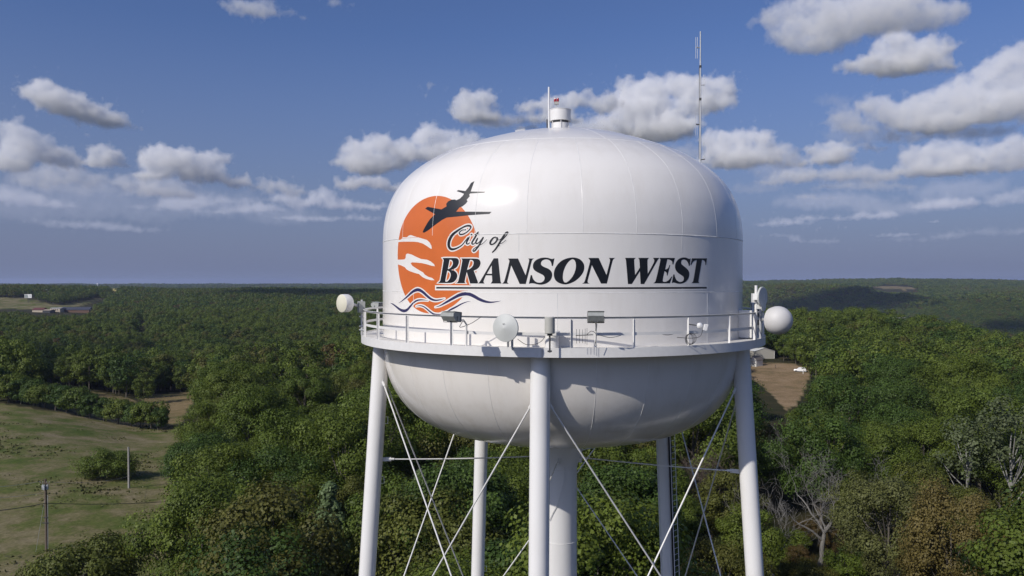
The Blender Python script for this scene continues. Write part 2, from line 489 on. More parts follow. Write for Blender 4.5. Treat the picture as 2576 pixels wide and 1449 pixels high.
UPS = np.concatenate([[0], np.cumsum(np.hypot(np.diff(UPD[:, 0]), np.diff(UPD[:, 1])))])   # arc length

def prof_r(z): return np.interp(z, UPD[:, 1], UPD[:, 0])
def s_of_z(z): return np.interp(z, UPD[:, 1], UPS)
def surf(a, s, off=0.0):
    """tank surface point at azimuth a (from -Y, towards +X) and arc length s, pushed out by off"""
    r_ = np.interp(s, UPS, UPD[:, 0]); z = np.interp(s, UPS, UPD[:, 1])
    e = 0.03
    dr = np.interp(s + e, UPS, UPD[:, 0]) - np.interp(s - e, UPS, UPD[:, 0])
    dz = np.interp(s + e, UPS, UPD[:, 1]) - np.interp(s - e, UPS, UPD[:, 1])
    l = math.hypot(dr, dz) or 1; nr, nz = dz / l, -dr / l
    r_ += nr * off; z += nz * off
    return Vector((r_ * math.sin(a), -r_ * math.cos(a), z + EYE))

_cp, _sp = math.cos(PITCH), math.sin(PITCH)
def ray(x, y):
    u, v = (x - CX) / FPX, (CY - y) / FPX
    return Vector((u, _cp + v * _sp, v * _cp - _sp))
def project(P):
    x, y, z = P[0] - CAMX, P[1] - CAMY, P[2] - EYE
    d = y * _cp - z * _sp; u = z * _cp + y * _sp
    return CX + FPX * x / d, CY - FPX * u / d, d
SRC = 4096 / 2576.0
def hit(xs, ys):
    """photograph pixel (4096-px units) -> (arc u, arc length s) on the tank"""
    d = ray(xs / SRC, ys / SRC)
    A = d.x * d.x + d.y * d.y
    tc_ = -(CAMX * d.x + CAMY * d.y) / A
    t0, t1 = tc_ - 10 / math.sqrt(A), tc_
    fn = lambda t: math.hypot(CAMX + d.x * t, CAMY + d.y * t) - prof_r(d.z * t)
    lo, hi = t0, t1
    # march to first crossing
    n = 400; prev = t0
    for i in range(1, n + 1):
        t = t0 + (t1 - t0) * i / n
        if fn(t) <= 0: lo, hi = prev, t; break
        prev = t
    for _ in range(40):
        m = (lo + hi) / 2
        if fn(m) > 0: lo = m
        else: hi = m
    t = (lo + hi) / 2
    x, y, z = CAMX + d.x * t, CAMY + d.y * t, d.z * t
    return math.atan2(x, -y) * 7.6, float(s_of_z(z))

def inpoly(pts, polys):
    pts = np.asarray(pts); res = np.zeros(len(pts), bool)
    for poly in polys:
        P = np.asarray(poly); x0, y0 = P[:, 0], P[:, 1]; x1, y1 = np.roll(x0, -1), np.roll(y0, -1)
        c = np.zeros(len(pts), bool)
        for i in range(len(P)):
            cond = (y0[i] > pts[:, 1]) != (y1[i] > pts[:, 1])
            if y1[i] != y0[i]:
                c ^= cond & (pts[:, 0] < (x1[i] - x0[i]) * (pts[:, 1] - y0[i]) / (y1[i] - y0[i]) + x0[i])
        res ^= c
    return res

def decal(name, rings, mat, off, parent):
    """rings in (u, s) tank coordinates -> thin paint sheet that follows the tank"""
    allp = np.vstack([np.asarray(r_) for r_ in rings])
    verts, edges = [], []
    for r_ in rings:
        n0 = len(verts); m = len(r_)
        verts += [Vector((float(a), float(b))) for a, b in r_]
        edges += [(n0 + i, n0 + (i + 1) % m) for i in range(m)]
    (ax, ay), (bx, by) = allp.min(0), allp.max(0)
    g = 0.13
    for q in np.arange(math.floor(ax / g) * g + g, bx, g):
        n0 = len(verts); verts += [Vector((float(q), float(ay - .01))), Vector((float(q), float(by + .01)))]; edges.append((n0, n0 + 1))
    for q in np.arange(math.floor(ay / g) * g + g, by, g):
        n0 = len(verts); verts += [Vector((float(ax - .01), float(q))), Vector((float(bx + .01), float(q)))]; edges.append((n0, n0 + 1))
    ov, oe, of, _, _, _ = delaunay_2d_cdt(verts, edges, [], 0, 1e-5)
    V = np.array([(p.x, p.y) for p in ov])
    T = np.array([t for t in of if len(t) == 3])
    cen = V[T].mean(1)
    T = T[inpoly(cen, rings)]
    used = np.unique(T); remap = -np.ones(len(V), int); remap[used] = np.arange(len(used))
    mb = MB()
    mb.v = [tuple(surf(V[i, 0] / 7.6, V[i, 1], off)) for i in used]
    mb.f = [tuple(int(remap[k]) for k in t) for t in T]
    # face outwards
    me_o = mb.build(name, mat, parent, smooth=True, fix=False)
    me = me_o.data
    flip = []
    for p in me.polygons:
        c = p.center
        if p.normal.x * c.x + p.normal.y * c.y + p.normal.z * 0.2 < 0: flip.append(p.index)
    if flip:
        bm = bmesh.new(); bm.from_mesh(me); bm.faces.ensure_lookup_table()
        bmesh.ops.reverse_faces(bm, faces=[bm.faces[i] for i in flip]); bm.to_mesh(me); bm.free()
    return me_o

def smooth_path(pts, n=6):
    P = np.array(pts, float); out = []
    for i in range(len(P) - 1):
        p0, p1, p2, p3 = P[max(i - 1, 0)], P[i], P[i + 1], P[min(i + 2, len(P) - 1)]
        for k in range(n):
            t = k / n
            out.append(0.5 * ((2 * p1) + (-p0 + p2) * t + (2 * p0 - 5 * p1 + 4 * p2 - p3) * t * t + (-p0 + 3 * p1 - 3 * p2 + p3) * t ** 3))
    out.append(P[-1]); return np.array(out)

def stroke(mb, pts, off, grow=0.0, n=6, endgrow=True):
    """brush stroke: pts (u, s, width) in tank metres; shallow crowned ribbon added to mb"""
    P = smooth_path(pts, n)
    P[:, 2] = np.maximum(P[:, 2], 0.004) + grow * 2
    T = np.gradient(P[:, :2], axis=0); T /= np.maximum(np.linalg.norm(T, axis=1), 1e-9)[:, None]
    if grow and endgrow:
        P = np.vstack([[*(P[0, :2] - T[0] * grow), grow * .8], P, [*(P[-1, :2] + T[-1] * grow), grow * .8]]); T = np.vstack([T[:1], T, T[-1:]])
    Nn = np.stack([-T[:, 1], T[:, 0]], 1)
    v = []
    for i in range(len(P)):
        h = P[i, 2] / 2
        for k, o in ((-1, 0), (0, .0012), (1, 0)):
            q = P[i, :2] + Nn[i] * h * k
            v.append(surf(q[0] / 7.6, q[1], off + o))
    f = []
    for i in range(len(P) - 1):
        for k in range(2): f.append((i * 3 + k, i * 3 + k + 1, (i + 1) * 3 + k + 1, (i + 1) * 3 + k))
    # rounded ends
    mb.add(v, f)

# ------------------------------------------------------------------ the water tower
def Z(z): return z + EYE
TOWER = empty('water_tower', (0, 0, 0), 'big white elevated water tower with orange sun emblem and black city lettering', 'water tower')

def with_normals(o, fn):
    me = o.data
    me.polygons.foreach_set('use_smooth', [True] * len(me.polygons))
    me.normals_split_custom_set_from_vertices([fn(v.co) for v in me.vertices])

def ring_plates(name, prof, count, offset_deg, mat, sub=10):
    """course of curved plates round the tank, each an object of its own; prof is (r, z) rel. eye"""
    prof = np.asarray(prof)
    dr, dz = np.gradient(prof[:, 0]), np.gradient(prof[:, 1])
    step = 2 * math.pi / count
    sgn = 1.0 if (dz.sum() > 0) else -1.0
    proto = None
    for k in range(count):
        if proto is None:
            mb = MB()
            mb.lathe([(r_, z) for r_, z in prof], sub, None, 0, step)
            o = mb.build(name, mat, TOWER, smooth=True)
            me = o.data
            nrm = []
            for i in range(len(prof)):
                l = math.hypot(dr[i], dz[i])
                for j in range(sub + 1):
                    a = step * j / sub
                    nr, nz = sgn * dz[i] / l, -sgn * dr[i] / l
                    nrm.append(Vector((nr * math.sin(a), -nr * math.cos(a), nz)))
            # make faces agree with the outward normals
            if sum(me.polygons[q].normal.dot(nrm[me.polygons[q].vertices[0]]) for q in range(0, len(me.polygons), 3)) < 0:
                me.flip_normals()
            me.normals_split_custom_set_from_vertices(nrm)
            proto = o
        else:
            o = link_copy(proto, TOWER)
        o.location = (0, 0, EYE)
        o.rotation_euler = (0, 0, R(offset_deg) + step * k)

Z_EQ, Z_MID, Z_FLOOR, Z_FAS = 1.63, -0.385, -2.224, -2.50
r_cap = 5.10
z_cap = float(np.interp(-r_cap, -UPD[::1, 0][20:], UPD[20:, 1]))
def sub_prof(z0, z1, n):
    zz = np.linspace(z0, z1, n); return np.stack([prof_r(zz), zz], 1)
def sub_prof_s(z0, z1, n):
    s = np.linspace(s_of_z(z0), s_of_z(z1), n); return np.stack([np.interp(s, UPS, UPD[:, 0]), np.interp(s, UPS, UPD[:, 1])], 1)
ring_plates('shell_plate', sub_prof(-2.55, Z_MID, 4), 8, -4.2, M_WHITE, 42)
ring_plates('shell_plate', sub_prof(Z_MID, Z_EQ, 4), 8, 30.8, M_WHITE, 42)
ring_plates('knuckle_plate', sub_prof_s(Z_EQ, z_cap, 80), 25, 2.3, M_WHITE, 14)
ring_plates('roof_plate', sub_prof_s(z_cap, 6.44, 22), 10, 16.0, M_WHITE, 14)
tb = np.sin(np.linspace(1, 0.06, 40) * math.pi / 2)
BOWL = np.stack([7.6 * tb, -2.45 - 4.10 * (1 - tb ** 4.07) ** (1 / 2.12)], 1)
BOWL = np.vstack([[7.6, -2.40], BOWL])
ring_plates('bowl_plate', BOWL, 25, 5.9, M_BOWL, 6)

def bead(mb, pts_as, w=0.022, h=0.006):
    """weld bead along (azimuth, s) points on the upper shell"""
    P = np.array(pts_as); v = []
    T = np.gradient(np.stack([P[:, 0] * 7.6, P[:, 1]], 1), axis=0); T /= np.maximum(np.linalg.norm(T, axis=1), 1e-9)[:, None]
    for i in range(len(P)):
        rr = max(float(np.interp(P[i, 1], UPS, UPD[:, 0])), .2)
        for k, o in ((-1, .0005), (0, h), (1, .0005)):
            v.append(surf(P[i, 0] - T[i, 1] * w / 2 * k / rr, P[i, 1] + T[i, 0] * w / 2 * k, o))
    f = []
    for i in range(len(P) - 1):
        for k in range(2): f.append((i * 3 + k, i * 3 + k + 1, (i + 1) * 3 + k + 1, (i + 1) * 3 + k))
    mb.add(v, f)
def fit_disc():
    pts = [hit(1560 + 1010 / 5.152, 720 + 340 / 5.152), hit(1560 + 152 / 4.83, 980 + 100 / 4.83), hit(1560 + 1750 / 5.152, 720 + 1060 / 5.152),
           hit(1560 + 190 / 5.152, 720 + 1180 / 5.152), hit(1560 + 540 / 5.152, 720 + 500 / 5.152), hit(1560 + 1590 / 5.152, 720 + 640 / 5.152),
           hit(1560 + 330 / 4.83, 980 + 1060 / 4.83), hit(1560 + 200 / 4.83, 980 + 720 / 4.83), hit(1560 + 1330 / 4.83, 980 + 1060 / 4.83), hit(1560 + 700 / 4.83, 980 + 1320 / 4.83)]
    P = np.array(pts)
    # ellipse (x-c)^2/a^2+(y-d)^2/b^2=1, linear least squares
    A = np.stack([P[:, 0] ** 2, P[:, 1] ** 2, P[:, 0], P[:, 1]], 1)
    q = np.linalg.lstsq(A, np.ones(len(P)), rcond=None)[0]
    c, d = -q[2] / (2 * q[0]), -q[3] / (2 * q[1])
    G = 1 + q[2] ** 2 / (4 * q[0]) + q[3] ** 2 / (4 * q[1])
    return c, d, math.sqrt(G / q[0]), math.sqrt(G / q[1])
dc, dd, da, db = fit_disc()
full = np.linspace(-math.pi, math.pi, 181)
for zz, w_, h_ in ((Z_EQ, .038, .013), (Z_MID, .024, .007), (z_cap, .036, .010)):
    s_ = float(s_of_z(zz)); ring_ = full
    q_ = (s_ - dd) / db
    if abs(q_) < 1:                                    # where the ring runs under the painted sun it is painted with it
        h0_, h1_ = (dc - da * math.sqrt(1 - q_ * q_)) / 7.6, (dc + da * math.sqrt(1 - q_ * q_)) / 7.6
        mb = MB(); bead(mb, [(a, s_) for a in np.linspace(h0_ + .002, h1_ - .002, 40)], w_ * .8, .0038); mb.build('ring_weld', M_ORANGE, TOWER, smooth=True)
        ring_ = np.linspace(h1_, h0_ + 2 * math.pi, 160)
    mb = MB(); bead(mb, [(a, s_) for a in ring_], w_, h_); mb.build('ring_weld', M_BEAD, TOWER, smooth=True)
mb = MB()
for k in range(25): bead(mb, [(R(2.3 + 14.4 * k), s) for s in np.linspace(s_of_z(Z_EQ) + .03, s_of_z(z_cap) - .03, 24)])
for k in range(10): bead(mb, [(R(16 + 36 * k), s) for s in np.linspace(s_of_z(z_cap) + .03, s_of_z(6.43), 16)])
for k in range(8):
    bead(mb, [(R(30.8 + 45 * k), s) for s in np.linspace(s_of_z(Z_MID) + .02, s_of_z(-.24), 3)], .020, .006)
    bead(mb, [(R(30.8 + 45 * k), s) for s in np.linspace(s_of_z(1.02), s_of_z(Z_EQ) - .03, 5)], .020, .006)
    bead(mb, [(R(-4.2 + 45 * k), s) for s in np.linspace(s_of_z(Z_FLOOR), s_of_z(Z_MID) - .02, 8)], .024, .007)
tag(mb.build('vertical_weld', M_BEAD, TOWER, smooth=True), kind='stuff')
mb = MB()
for k in range(25):
    a = R(5.9 + 14.4 * k)
    pts = [Vector((r_ * math.sin(a), -r_ * math.cos(a), Z(z))) for r_, z in BOWL[1:]]
    mb.tube(pts, 0.008, 5, False)
tag(mb.build('bowl_weld', M_BEAD, TOWER, smooth=True), kind='stuff')

# --- emblem and lettering
def zo(x0, y0, s, pts):
    return [hit(x0 + a / s, y0 + b / s) for a, b in pts]
EMB = None
emblem = decal('sun_disc', [[(dc + da * math.cos(t), dd + db * math.sin(t)) for t in np.linspace(0, 2 * math.pi, 97)[:-1]]], M_ORANGE, 0.0016, TOWER)
A1, A2 = (1560, 720, 5.152), (1560, 980, 4.83)
cl1 = zo(*A1, [(165,1245),(230,1225),(265,1180),(350,1180),(390,1145),(430,1135),(520,1165),(640,1200),(760,1235),(820,1290),(855,1360),(862,1420),(830,1410),(760,1360),(680,1310),(580,1280),(480,1270),(380,1270),(280,1270),(165,1280)])
cl2 = zo(*A2, [(140,285),(280,280),(303,250),(308,190),(325,170),(345,165),(420,185),(520,235),(600,270),(720,285),(790,320),(850,370),(870,410),(800,400),(720,375),(620,350),(520,340),(430,335),(400,350),(430,400),(520,460),(640,530),(670,570),(740,615),(820,640),(862,680),(800,680),(700,655),(630,620),(560,560),(480,540),(370,500),(320,470),(290,430),(220,395),(140,370)])
decal('cloud_shape', [cl1], M_SIGNWHITE, 0.0026, emblem)
decal('cloud_shape', [cl2], M_SIGNWHITE, 0.0026, emblem)
plane = zo(*A1, [(1740,25),(1700,135),(1665,237),(1975,243),(1935,262),(1655,278),(1632,300),(1645,335),(1580,410),(1600,440),(1560,490),(1500,540),(1430,570),(1365,652),(2092,656),(2050,700),(1650,725),(1380,755),(1170,775),(1080,820),(900,950),(800,1030),(710,1085),(680,1083),(677,1065),(690,1030),(780,870),(830,800),(930,705),(725,590),(775,552),(1060,605),(1165,545),(1160,490),(1200,440),(1270,405),(1345,402),(1365,417),(1440,385),(1500,325),(1525,285),(1470,262),(1372,230),(1410,208),(1555,228),(1620,145),(1670,60)])
decal('airplane_shape', [plane], M_BLACK, 0.0028, emblem)
PXM = 1 / 4.83 / SRC / FPX * 28.5          # metres per zoom pixel near the emblem
waves = [
 [(165,1125,2),(240,1075,22),(330,1000,40),(430,910,55),(510,868,62),(570,870,62),(640,912,60),(720,985,55),(800,1045,45),(880,1068,32),(960,1060,24),(1030,1042,8),(1060,1035,1)],
 [(5,1120,4),(60,1145,30),(120,1190,42),(200,1250,55),(270,1272,60),(330,1255,58),(390,1190,48),(450,1120,38),(530,1070,32),(620,1060,22),(740,1072,3)],
 [(870,1200,3),(960,1175,20),(1080,1110,40),(1220,1030,52),(1340,968,60),(1440,945,65),(1530,950,65),(1620,988,62),(1720,1045,58),(1820,1085,48),(1900,1103,36),(1980,1105,26),(2080,1092,14),(2150,1078,2)],
 [(500,1185,4),(580,1172,16),(650,1190,24),(720,1240,30),(790,1300,34),(850,1335,32),(920,1342,24),(1000,1336,10)],
 [(1565,1085,2),(1480,1100,14),(1380,1140,24),(1280,1195,32),(1180,1245,34),(1100,1290,20)]]
for wv in waves:
    pts = [(*hit(1560 + x / 4.83, 980 + y / 4.83), w_ * PXM) for x, y, w_ in wv]
    h_ = MB(); stroke(h_, pts, 0.0022, 0.045); h_.build('wave_outline', M_SIGNWHITE, emblem, smooth=True)
    h_ = MB(); stroke(h_, pts, 0.0040); h_.build('wave_stroke', M_NAVY, emblem, smooth=True)

L3 = 4.2933
def l3(pts): return [hit(1720 + a / L3, 980 + b / L3) for a, b in pts]
def l4(pts): return [hit(2260 + a / L3, 980 + b / L3) for a, b in pts]
GLYPHS = [
 ('B', l3, [[(213,224),(245,222),(440,222),(472,230),(492,252),(499,290),(490,332),(468,372),(435,400),(400,417),(362,430),(412,438),(450,465),(470,505),(470,548),(452,592),(418,630),(370,650),(320,654),(135,653),(150,642),(165,632),(182,600),(236,262),(228,240)],
            [(337,253),(370,256),(390,280),(396,310),(388,345),(365,380),(340,403),(307,416)], [(298,440),(330,450),(352,480),(358,520),(345,570),(320,610),(292,631),(266,630),(264,605)]]),
 ('R', l3, [[(537,230),(800,232),(845,248),(868,285),(870,325),(850,375),(812,415),(752,440),(826,640),(818,662),(690,661),(632,462),(596,618),(600,642),(612,656),(448,656),(476,638),(490,612),(557,275),(552,250)],
            [(690,254),(722,256),(745,275),(752,305),(742,350),(715,388),(680,413),(638,427),(642,410),(682,265)]]),
 ('A', l3, [[(1095,228),(1172,228),(1210,600),(1217,640),(1231,662),(1040,662),(1058,642),(1070,620),(1064,523),(962,522),(926,605),(920,630),(926,648),(940,662),(824,661),(848,640),(872,606)],
            [(1060,352),(1064,494),(978,493)]]),
 ('N', l3, [[(1340,232),(1512,232),(1642,520),(1700,290),(1704,262),(1700,245),(1683,232),(1792,232),(1770,240),(1755,256),(1745,282),(1645,669),(1540,669),(1395,350),(1330,610),(1326,635),(1335,652),(1355,665),(1237,664),(1262,645),(1282,610),(1366,285),(1360,258)]]),
 ('S', l3, [[(2137,226),(2112,360),(2091,359),(2085,318),(2070,280),(2045,258),(2010,246),(1965,249),(1925,268),(1905,300),(1906,335),(1930,362),(1975,384),(2030,405),(2075,440),(2098,485),(2098,540),(2075,598),(2030,643),(1970,672),(1900,683),(1840,674),(1780,658),(1735,657),(1698,668),(1728,518),(1752,518),(1760,560),(1785,605),(1820,635),(1870,649),(1920,642),(1955,615),(1970,575),(1965,545),(1945,518),(1890,490),(1820,455),(1780,420),(1765,375),(1770,325),(1795,280),(1840,245),(1900,222),(1965,214),(2030,220),(2075,237),(2110,240)]]),
 ('O', l3, [[(2125,500),(2135,430),(2165,370),(2210,310),(2270,262),(2340,232),(2400,217),(2470,212),(2550,230),(2608,270),(2643,325),(2652,385),(2640,450),(2605,512),(2553,570),(2490,620),(2420,655),(2360,673),(2310,678),(2250,666),(2190,640),(2150,600),(2130,550)],
            [(2278,560),(2285,480),(2310,400),(2345,330),(2385,280),(2420,252),(2450,242),(2483,260),(2503,308),(2507,370),(2494,440),(2468,508),(2430,568),(2378,622),(2340,645),(2310,642),(2287,610)]]),
 ('N', l4, [[(400,222),(577,222),(712,515),(770,285),(774,262),(768,240),(752,222),(865,222),(842,232),(825,250),(812,285),(718,662),(618,662),(460,345),(390,600),(386,630),(395,652),(425,663),(293,663),(325,645),(345,605),(429,290),(430,268),(418,246)]]),
 ('W', l4, [[(1030,221),(1216,221),(1195,235),(1184,262),(1203,515),(1285,388),(1278,268),(1271,242),(1256,221),(1447,221),(1424,236),(1413,266),(1420,495),(1527,300),(1533,268),(1526,243),(1508,221),(1618,221),(1598,246),(1578,278),(1358,669),(1298,669),(1285,447),(1148,669),(1080,669),(1048,278),(1041,242)]]),
 ('E', l4, [[(1623,221),(1886,222),(1858,333),(1845,331),(1842,290),(1825,265),(1790,249),(1755,246),(1718,420),(1750,414),(1775,393),(1793,344),(1805,344),(1758,525),(1749,523),(1745,480),(1730,459),(1706,450),(1675,600),(1680,625),(1702,635),(1740,630),(1790,595),(1830,540),(1841,540),(1800,657),(1515,657),(1540,641),(1558,615),(1639,262),(1634,240)]]),
 ('S', l4, [[(2156,228),(2141,356),(2126,356),(2115,310),(2090,270),(2060,250),(2030,247),(2000,262),(1991,298),(2000,330),(2035,360),(2080,394),(2118,435),(2135,482),(2130,540),(2110,590),(2075,630),(2030,655),(1980,665),(1925,660),(1880,645),(1855,644),(1832,656),(1860,505),(1878,505),(1885,545),(1905,590),(1935,620),(1975,636),(2010,630),(2035,605),(2041,570),(2030,540),(1990,512),(1940,480),(1905,440),(1888,390),(1890,335),(1910,285),(1945,245),(1990,220),(2040,212),(2085,218),(2113,233),(2138,238)]]),
 ('T', l4, [[(2178,229),(2438,229),(2421,346),(2411,346),(2408,300),(2390,268),(2352,253),(2290,610),(2292,635),(2308,653),(2168,653),(2190,638),(2204,612),(2262,256),(2215,270),(2185,305),(2165,345),(2155,342)]]),
]
def refine(rg, step=0.10):
    out = []
    for i in range(len(rg)):
        a, b = np.array(rg[i]), np.array(rg[(i + 1) % len(rg)])
        n = max(1, int(np.linalg.norm(b - a) / step))
        for k in range(n): out.append(tuple(a + (b - a) * k / n))
    return out
def corner_smooth(rg, ang=34):
    """round the softly bending runs of a traced outline, keep its real corners"""
    P = [np.array(p) for p in rg]; n = len(P); out = []
    def bend(i):
        a = P[i] - P[i - 1]; b = P[(i + 1) % n] - P[i]
        return abs(math.degrees(math.atan2(a[0] * b[1] - a[1] * b[0], a @ b)))
    soft = [bend(i) < ang for i in range(n)]
    for i in range(n):
        if soft[i]:
            out.append(tuple(P[i] * .75 + P[i - 1] * .25)); out.append(tuple(P[i] * .75 + P[(i + 1) % n] * .25))
        else: out.append(tuple(P[i]))
    return out
def offset_ring(rg, d):
    P = np.array(rg); n = len(P)
    area = 0.5 * np.sum(P[:, 0] * np.roll(P[:, 1], -1) - np.roll(P[:, 0], -1) * P[:, 1])
    sg = 1 if area > 0 else -1
    out = []
    for i in range(n):
        e0 = P[i] - P[i - 1]; e1 = P[(i + 1) % n] - P[i]
        e0 = e0 / (np.linalg.norm(e0) + 1e-9); e1 = e1 / (np.linalg.norm(e1) + 1e-9)
        n0 = np.array([e0[1], -e0[0]]) * sg; n1 = np.array([e1[1], -e1[0]]) * sg
        m = n0 + n1; l = np.linalg.norm(m)
        m = n0 if l < 1e-6 else m / l
        k = 1 / max(0.55, float(m @ n0))
        out.append(tuple(P[i] + m * d * k))
    return out
title = None
HALO = 0.042
lettering = bpy.data.objects.new('lettering', None); COL.objects.link(lettering); lettering.parent = TOWER
for gi_, (ch, fn, rings) in enumerate(GLYPHS):
    rr = [corner_smooth(fn(rg)) for rg in rings]
    if gi_ < 3:
        halo = [offset_ring(rr[0], HALO)] + [offset_ring(h_, -HALO) for h_ in rr[1:]]
        decal('letter_outline', halo, M_SIGNWHITE, 0.0024 + 0.0003 * gi_, lettering)
    o = decal('letter', rr, M_BLACK, 0.0040, lettering)
    o['label'] = 'black capital letter %s' % ch
# underline: one level bar
ul = [hit(1720 + 108 / L3, 980 + 730 / L3), hit(1720 + 108 / L3, 980 + 760 / L3), hit(2260 + 2432 / L3, 980 + 738 / L3), hit(2260 + 2432 / L3, 980 + 709 / L3)]
sm = (ul[0][1] + ul[3][1]) / 2; sb = (ul[1][1] + ul[2][1]) / 2
bar = [(ul[0][0], sm), (ul[3][0], sm), (ul[3][0], sb), (ul[0][0], sb)]
decal('underline_outline', [[(bar[0][0] - .06, sm + .06), (bar[1][0] + .06, sm + .06), (bar[2][0] + .06, sb - .06), (bar[3][0] - .06, sb - .06)]], M_SIGNWHITE, 0.0034, lettering)
decal('underline', [bar], M_BLACK, 0.0044, lettering)
# script line
A1s = 5.152
script = [
 ('C', [(1555,1012,12),(1560,1030,18),(1500,1030,20),(1450,1060,24),(1428,1095,30),(1455,1122,32),(1520,1112,28),(1590,1070,26),(1645,1015,28),(1668,968,36),(1640,945,40),(1570,948,38),(1480,990,36),(1380,1055,48),(1285,1135,64),(1225,1245,74),(1212,1345,72),(1240,1410,56),(1295,1428,46),(1380,1405,34),(1480,1345,26),(1560,1250,24),(1610,1180,18)]),
 ('i', [(1640,1160,14),(1622,1200,36),(1590,1260,38),(1575,1300,34),(1605,1320,24),(1650,1290,16)]),
 ('i', [(1664,1118,22),(1688,1130,34),(1690,1132,18)]),
 ('t', [(1830,1065,12),(1800,1100,36),(1750,1190,40),(1700,1270,38),(1690,1308,34),(1720,1322,24),(1780,1270,16)]),
 ('t', [(1740,1122,12),(1790,1116,20),(1842,1112,12)]),
 ('y', [(1815,1190,14),(1795,1225,36),(1770,1280,36),(1785,1312,28),(1830,1290,22),(1890,1220,22),(1925,1178,30),(1890,1250,36),(1820,1370,36),(1745,1460,34),(1712,1458,26),(1725,1425,20),(1800,1370,16),(1910,1310,14),(2000,1225,10)]),
 ('o', [(2190,1175,20),(2130,1195,34),(2075,1265,46),(2070,1315,40),(2110,1328,30),(2170,1290,34),(2215,1225,36),(2210,1190,28),(2185,1200,16),(2210,1235,14),(2270,1225,12),(2330,1170,12)]),
 ('f', [(2230,1330,14),(2310,1240,22),(2390,1150,24),(2430,1090,26),(2415,1070,26),(2380,1100,36),(2320,1190,42),(2250,1310,42),(2180,1420,36),(2125,1480,26),(2110,1488,20),(2150,1440,14),(2215,1370,20),(2250,1350,24),(2240,1320,14),(2310,1300,14),(2395,1235,10)]),
]
for i, (ch, st) in enumerate(script):
    pts = [(*hit(1560 + x / A1s, 720 + y / A1s), w_ / A1s / SRC / FPX * 28.2) for x, y, w_ in st]
    h_ = MB(); stroke(h_, pts, 0.0024 + .0001 * i, 0.045 if i < 6 else 0.03); h_.build('script_outline', M_SIGNWHITE, lettering, smooth=True)
    h_ = MB(); stroke(h_, pts, 0.0045 + .0001 * i); o = h_.build('script_letter', M_BLACK, lettering, smooth=True)
    o['label'] = 'black script letter %s' % ch

# --- balcony
RB, RR = 8.49, 8.38
mb = MB(); mb.lathe([(7.58, Z_FLOOR), (RB - .012, Z_FLOOR), (RB - .012, Z_FLOOR - .012), (7.58, Z_FLOOR - .012)], 150); [None]
o = mb.build('balcony_floor', M_FLOOR, TOWER); o.location = (0, 0, EYE)
proto = None
for k in range(5):
    if proto is None:
        mb = MB(); g_ = 0.0012
        mb.lathe([(RB, Z_FAS), (RB, Z_FLOOR + .045), (RB - .01, Z_FLOOR + .045), (RB - .01, Z_FAS)], 30, None, g_, R(72) - g_)
        for a in (g_, R(72) - g_): pass
        proto = o = mb.build('fascia_plate', M_RAIL, TOWER, smooth=True)
    else: o = link_copy(proto, TOWER)
    o.location = (0, 0, EYE); o.rotation_euler = (0, 0, R(-7.5 + 72 * k))
mb = MB(); mb.lathe([(8.0, Z_FAS + .06), (8.0, Z_FLOOR - .013)], 90); mb.lathe([(7.64, Z_FAS + .02), (RB - .02, Z_FAS + .02)], 90)
o = mb.build('balcony_girder', M_RAIL, TOWER, smooth=True); o.location = (0, 0, EYE)
rail = bpy.data.objects.new('guard_rail', None); COL.objects.link(rail); rail.parent = TOWER
mb = MB(); mb.lathe([(RR - .032, Z_FLOOR + .995), (RR - .024, Z_FLOOR + .995), (RR - .024, Z_FLOOR + 1.058), (RR + .045, Z_FLOOR + 1.058), (RR + .045, Z_FLOOR + 1.067), (RR - .032, Z_FLOOR + 1.067), (RR - .032, Z_FLOOR + .995)], 150)
o = mb.build('top_rail', M_RAIL, rail, smooth=True); o.location = (0, 0, EYE)
mb = MB(); mb.lathe([(RR - .004, Z_FLOOR + .44), (RR - .004, Z_FLOOR + .54), (RR - .012, Z_FLOOR + .54), (RR - .012, Z_FLOOR + .44), (RR - .004, Z_FLOOR + .44)], 150)
o = mb.build('mid_rail', M_RAIL, rail, smooth=True); o.location = (0, 0, EYE)
proto = None
for k in range(25):
    if proto is None:
        mb = MB()
        mb.box((0, -RR + .014, Z_FLOOR + .497), (.078, .009, .994)); mb.box((-.0345, -RR - .0275, Z_FLOOR + .497), (.009, .074, .994))
        proto = o = mb.build('rail_post', M_RAIL, rail)
    else: o = link_copy(proto, rail)
    o.location = (0, 0, EYE); o.rotation_euler = (0, 0, R(-0.9 + 14.4 * k))

# --- legs, riser, bracing
LEG_AZ = [-8.5 + 72 * k for k in range(5)]
def leg_axis(az, z, slope=0.064):
    r_ = 7.64 + slope * (-2.5 - z)
    return Vector((r_ * math.sin(R(az)), -r_ * math.cos(R(az)), Z(z)))
legs = []
for az in LEG_AZ:
    mb = MB()
    mb.tube([leg_axis(az, z) for z in (-2.42, -8, -14, -20, -26, -33.6)], 0.345, 36)
    o = mb.build('leg', M_LEG, TOWER, smooth=True)
    mb = MB(); p = leg_axis(az, -33.8); mb.lathe([(0.0, .4), (.75, .4), (.95, .2), (.95, -.6), (0, -.6)], 16, Matrix.Translation(p)); mb.build('footing', plain('concrete_footing', (.38, .37, .34), .9) if az == LEG_AZ[0] else bpy.data.materials['concrete_footing'], TOWER)
mb = MB()
mb.lathe([(0.73, -34.3), (0.73, -8.05), (0.78, -7.85), (1.00, -7.25), (1.12, -6.9), (1.15, -6.3)], 56)
o = mb.build('riser', M_LEG, TOWER, smooth=True); o.location = (0, 0, EYE)
mb = MB()
for zz in (-8.05, -11.2, -16, -22):
    a = np.linspace(0, 2 * math.pi, 57)[:-1]
    mb.tube([(0.732 * math.sin(t), -0.732 * math.cos(t), Z(zz)) for t in a], .012, 5, close=True)
tag(mb.build('riser_weld', M_BEAD, TOWER, smooth=True), kind='stuff')
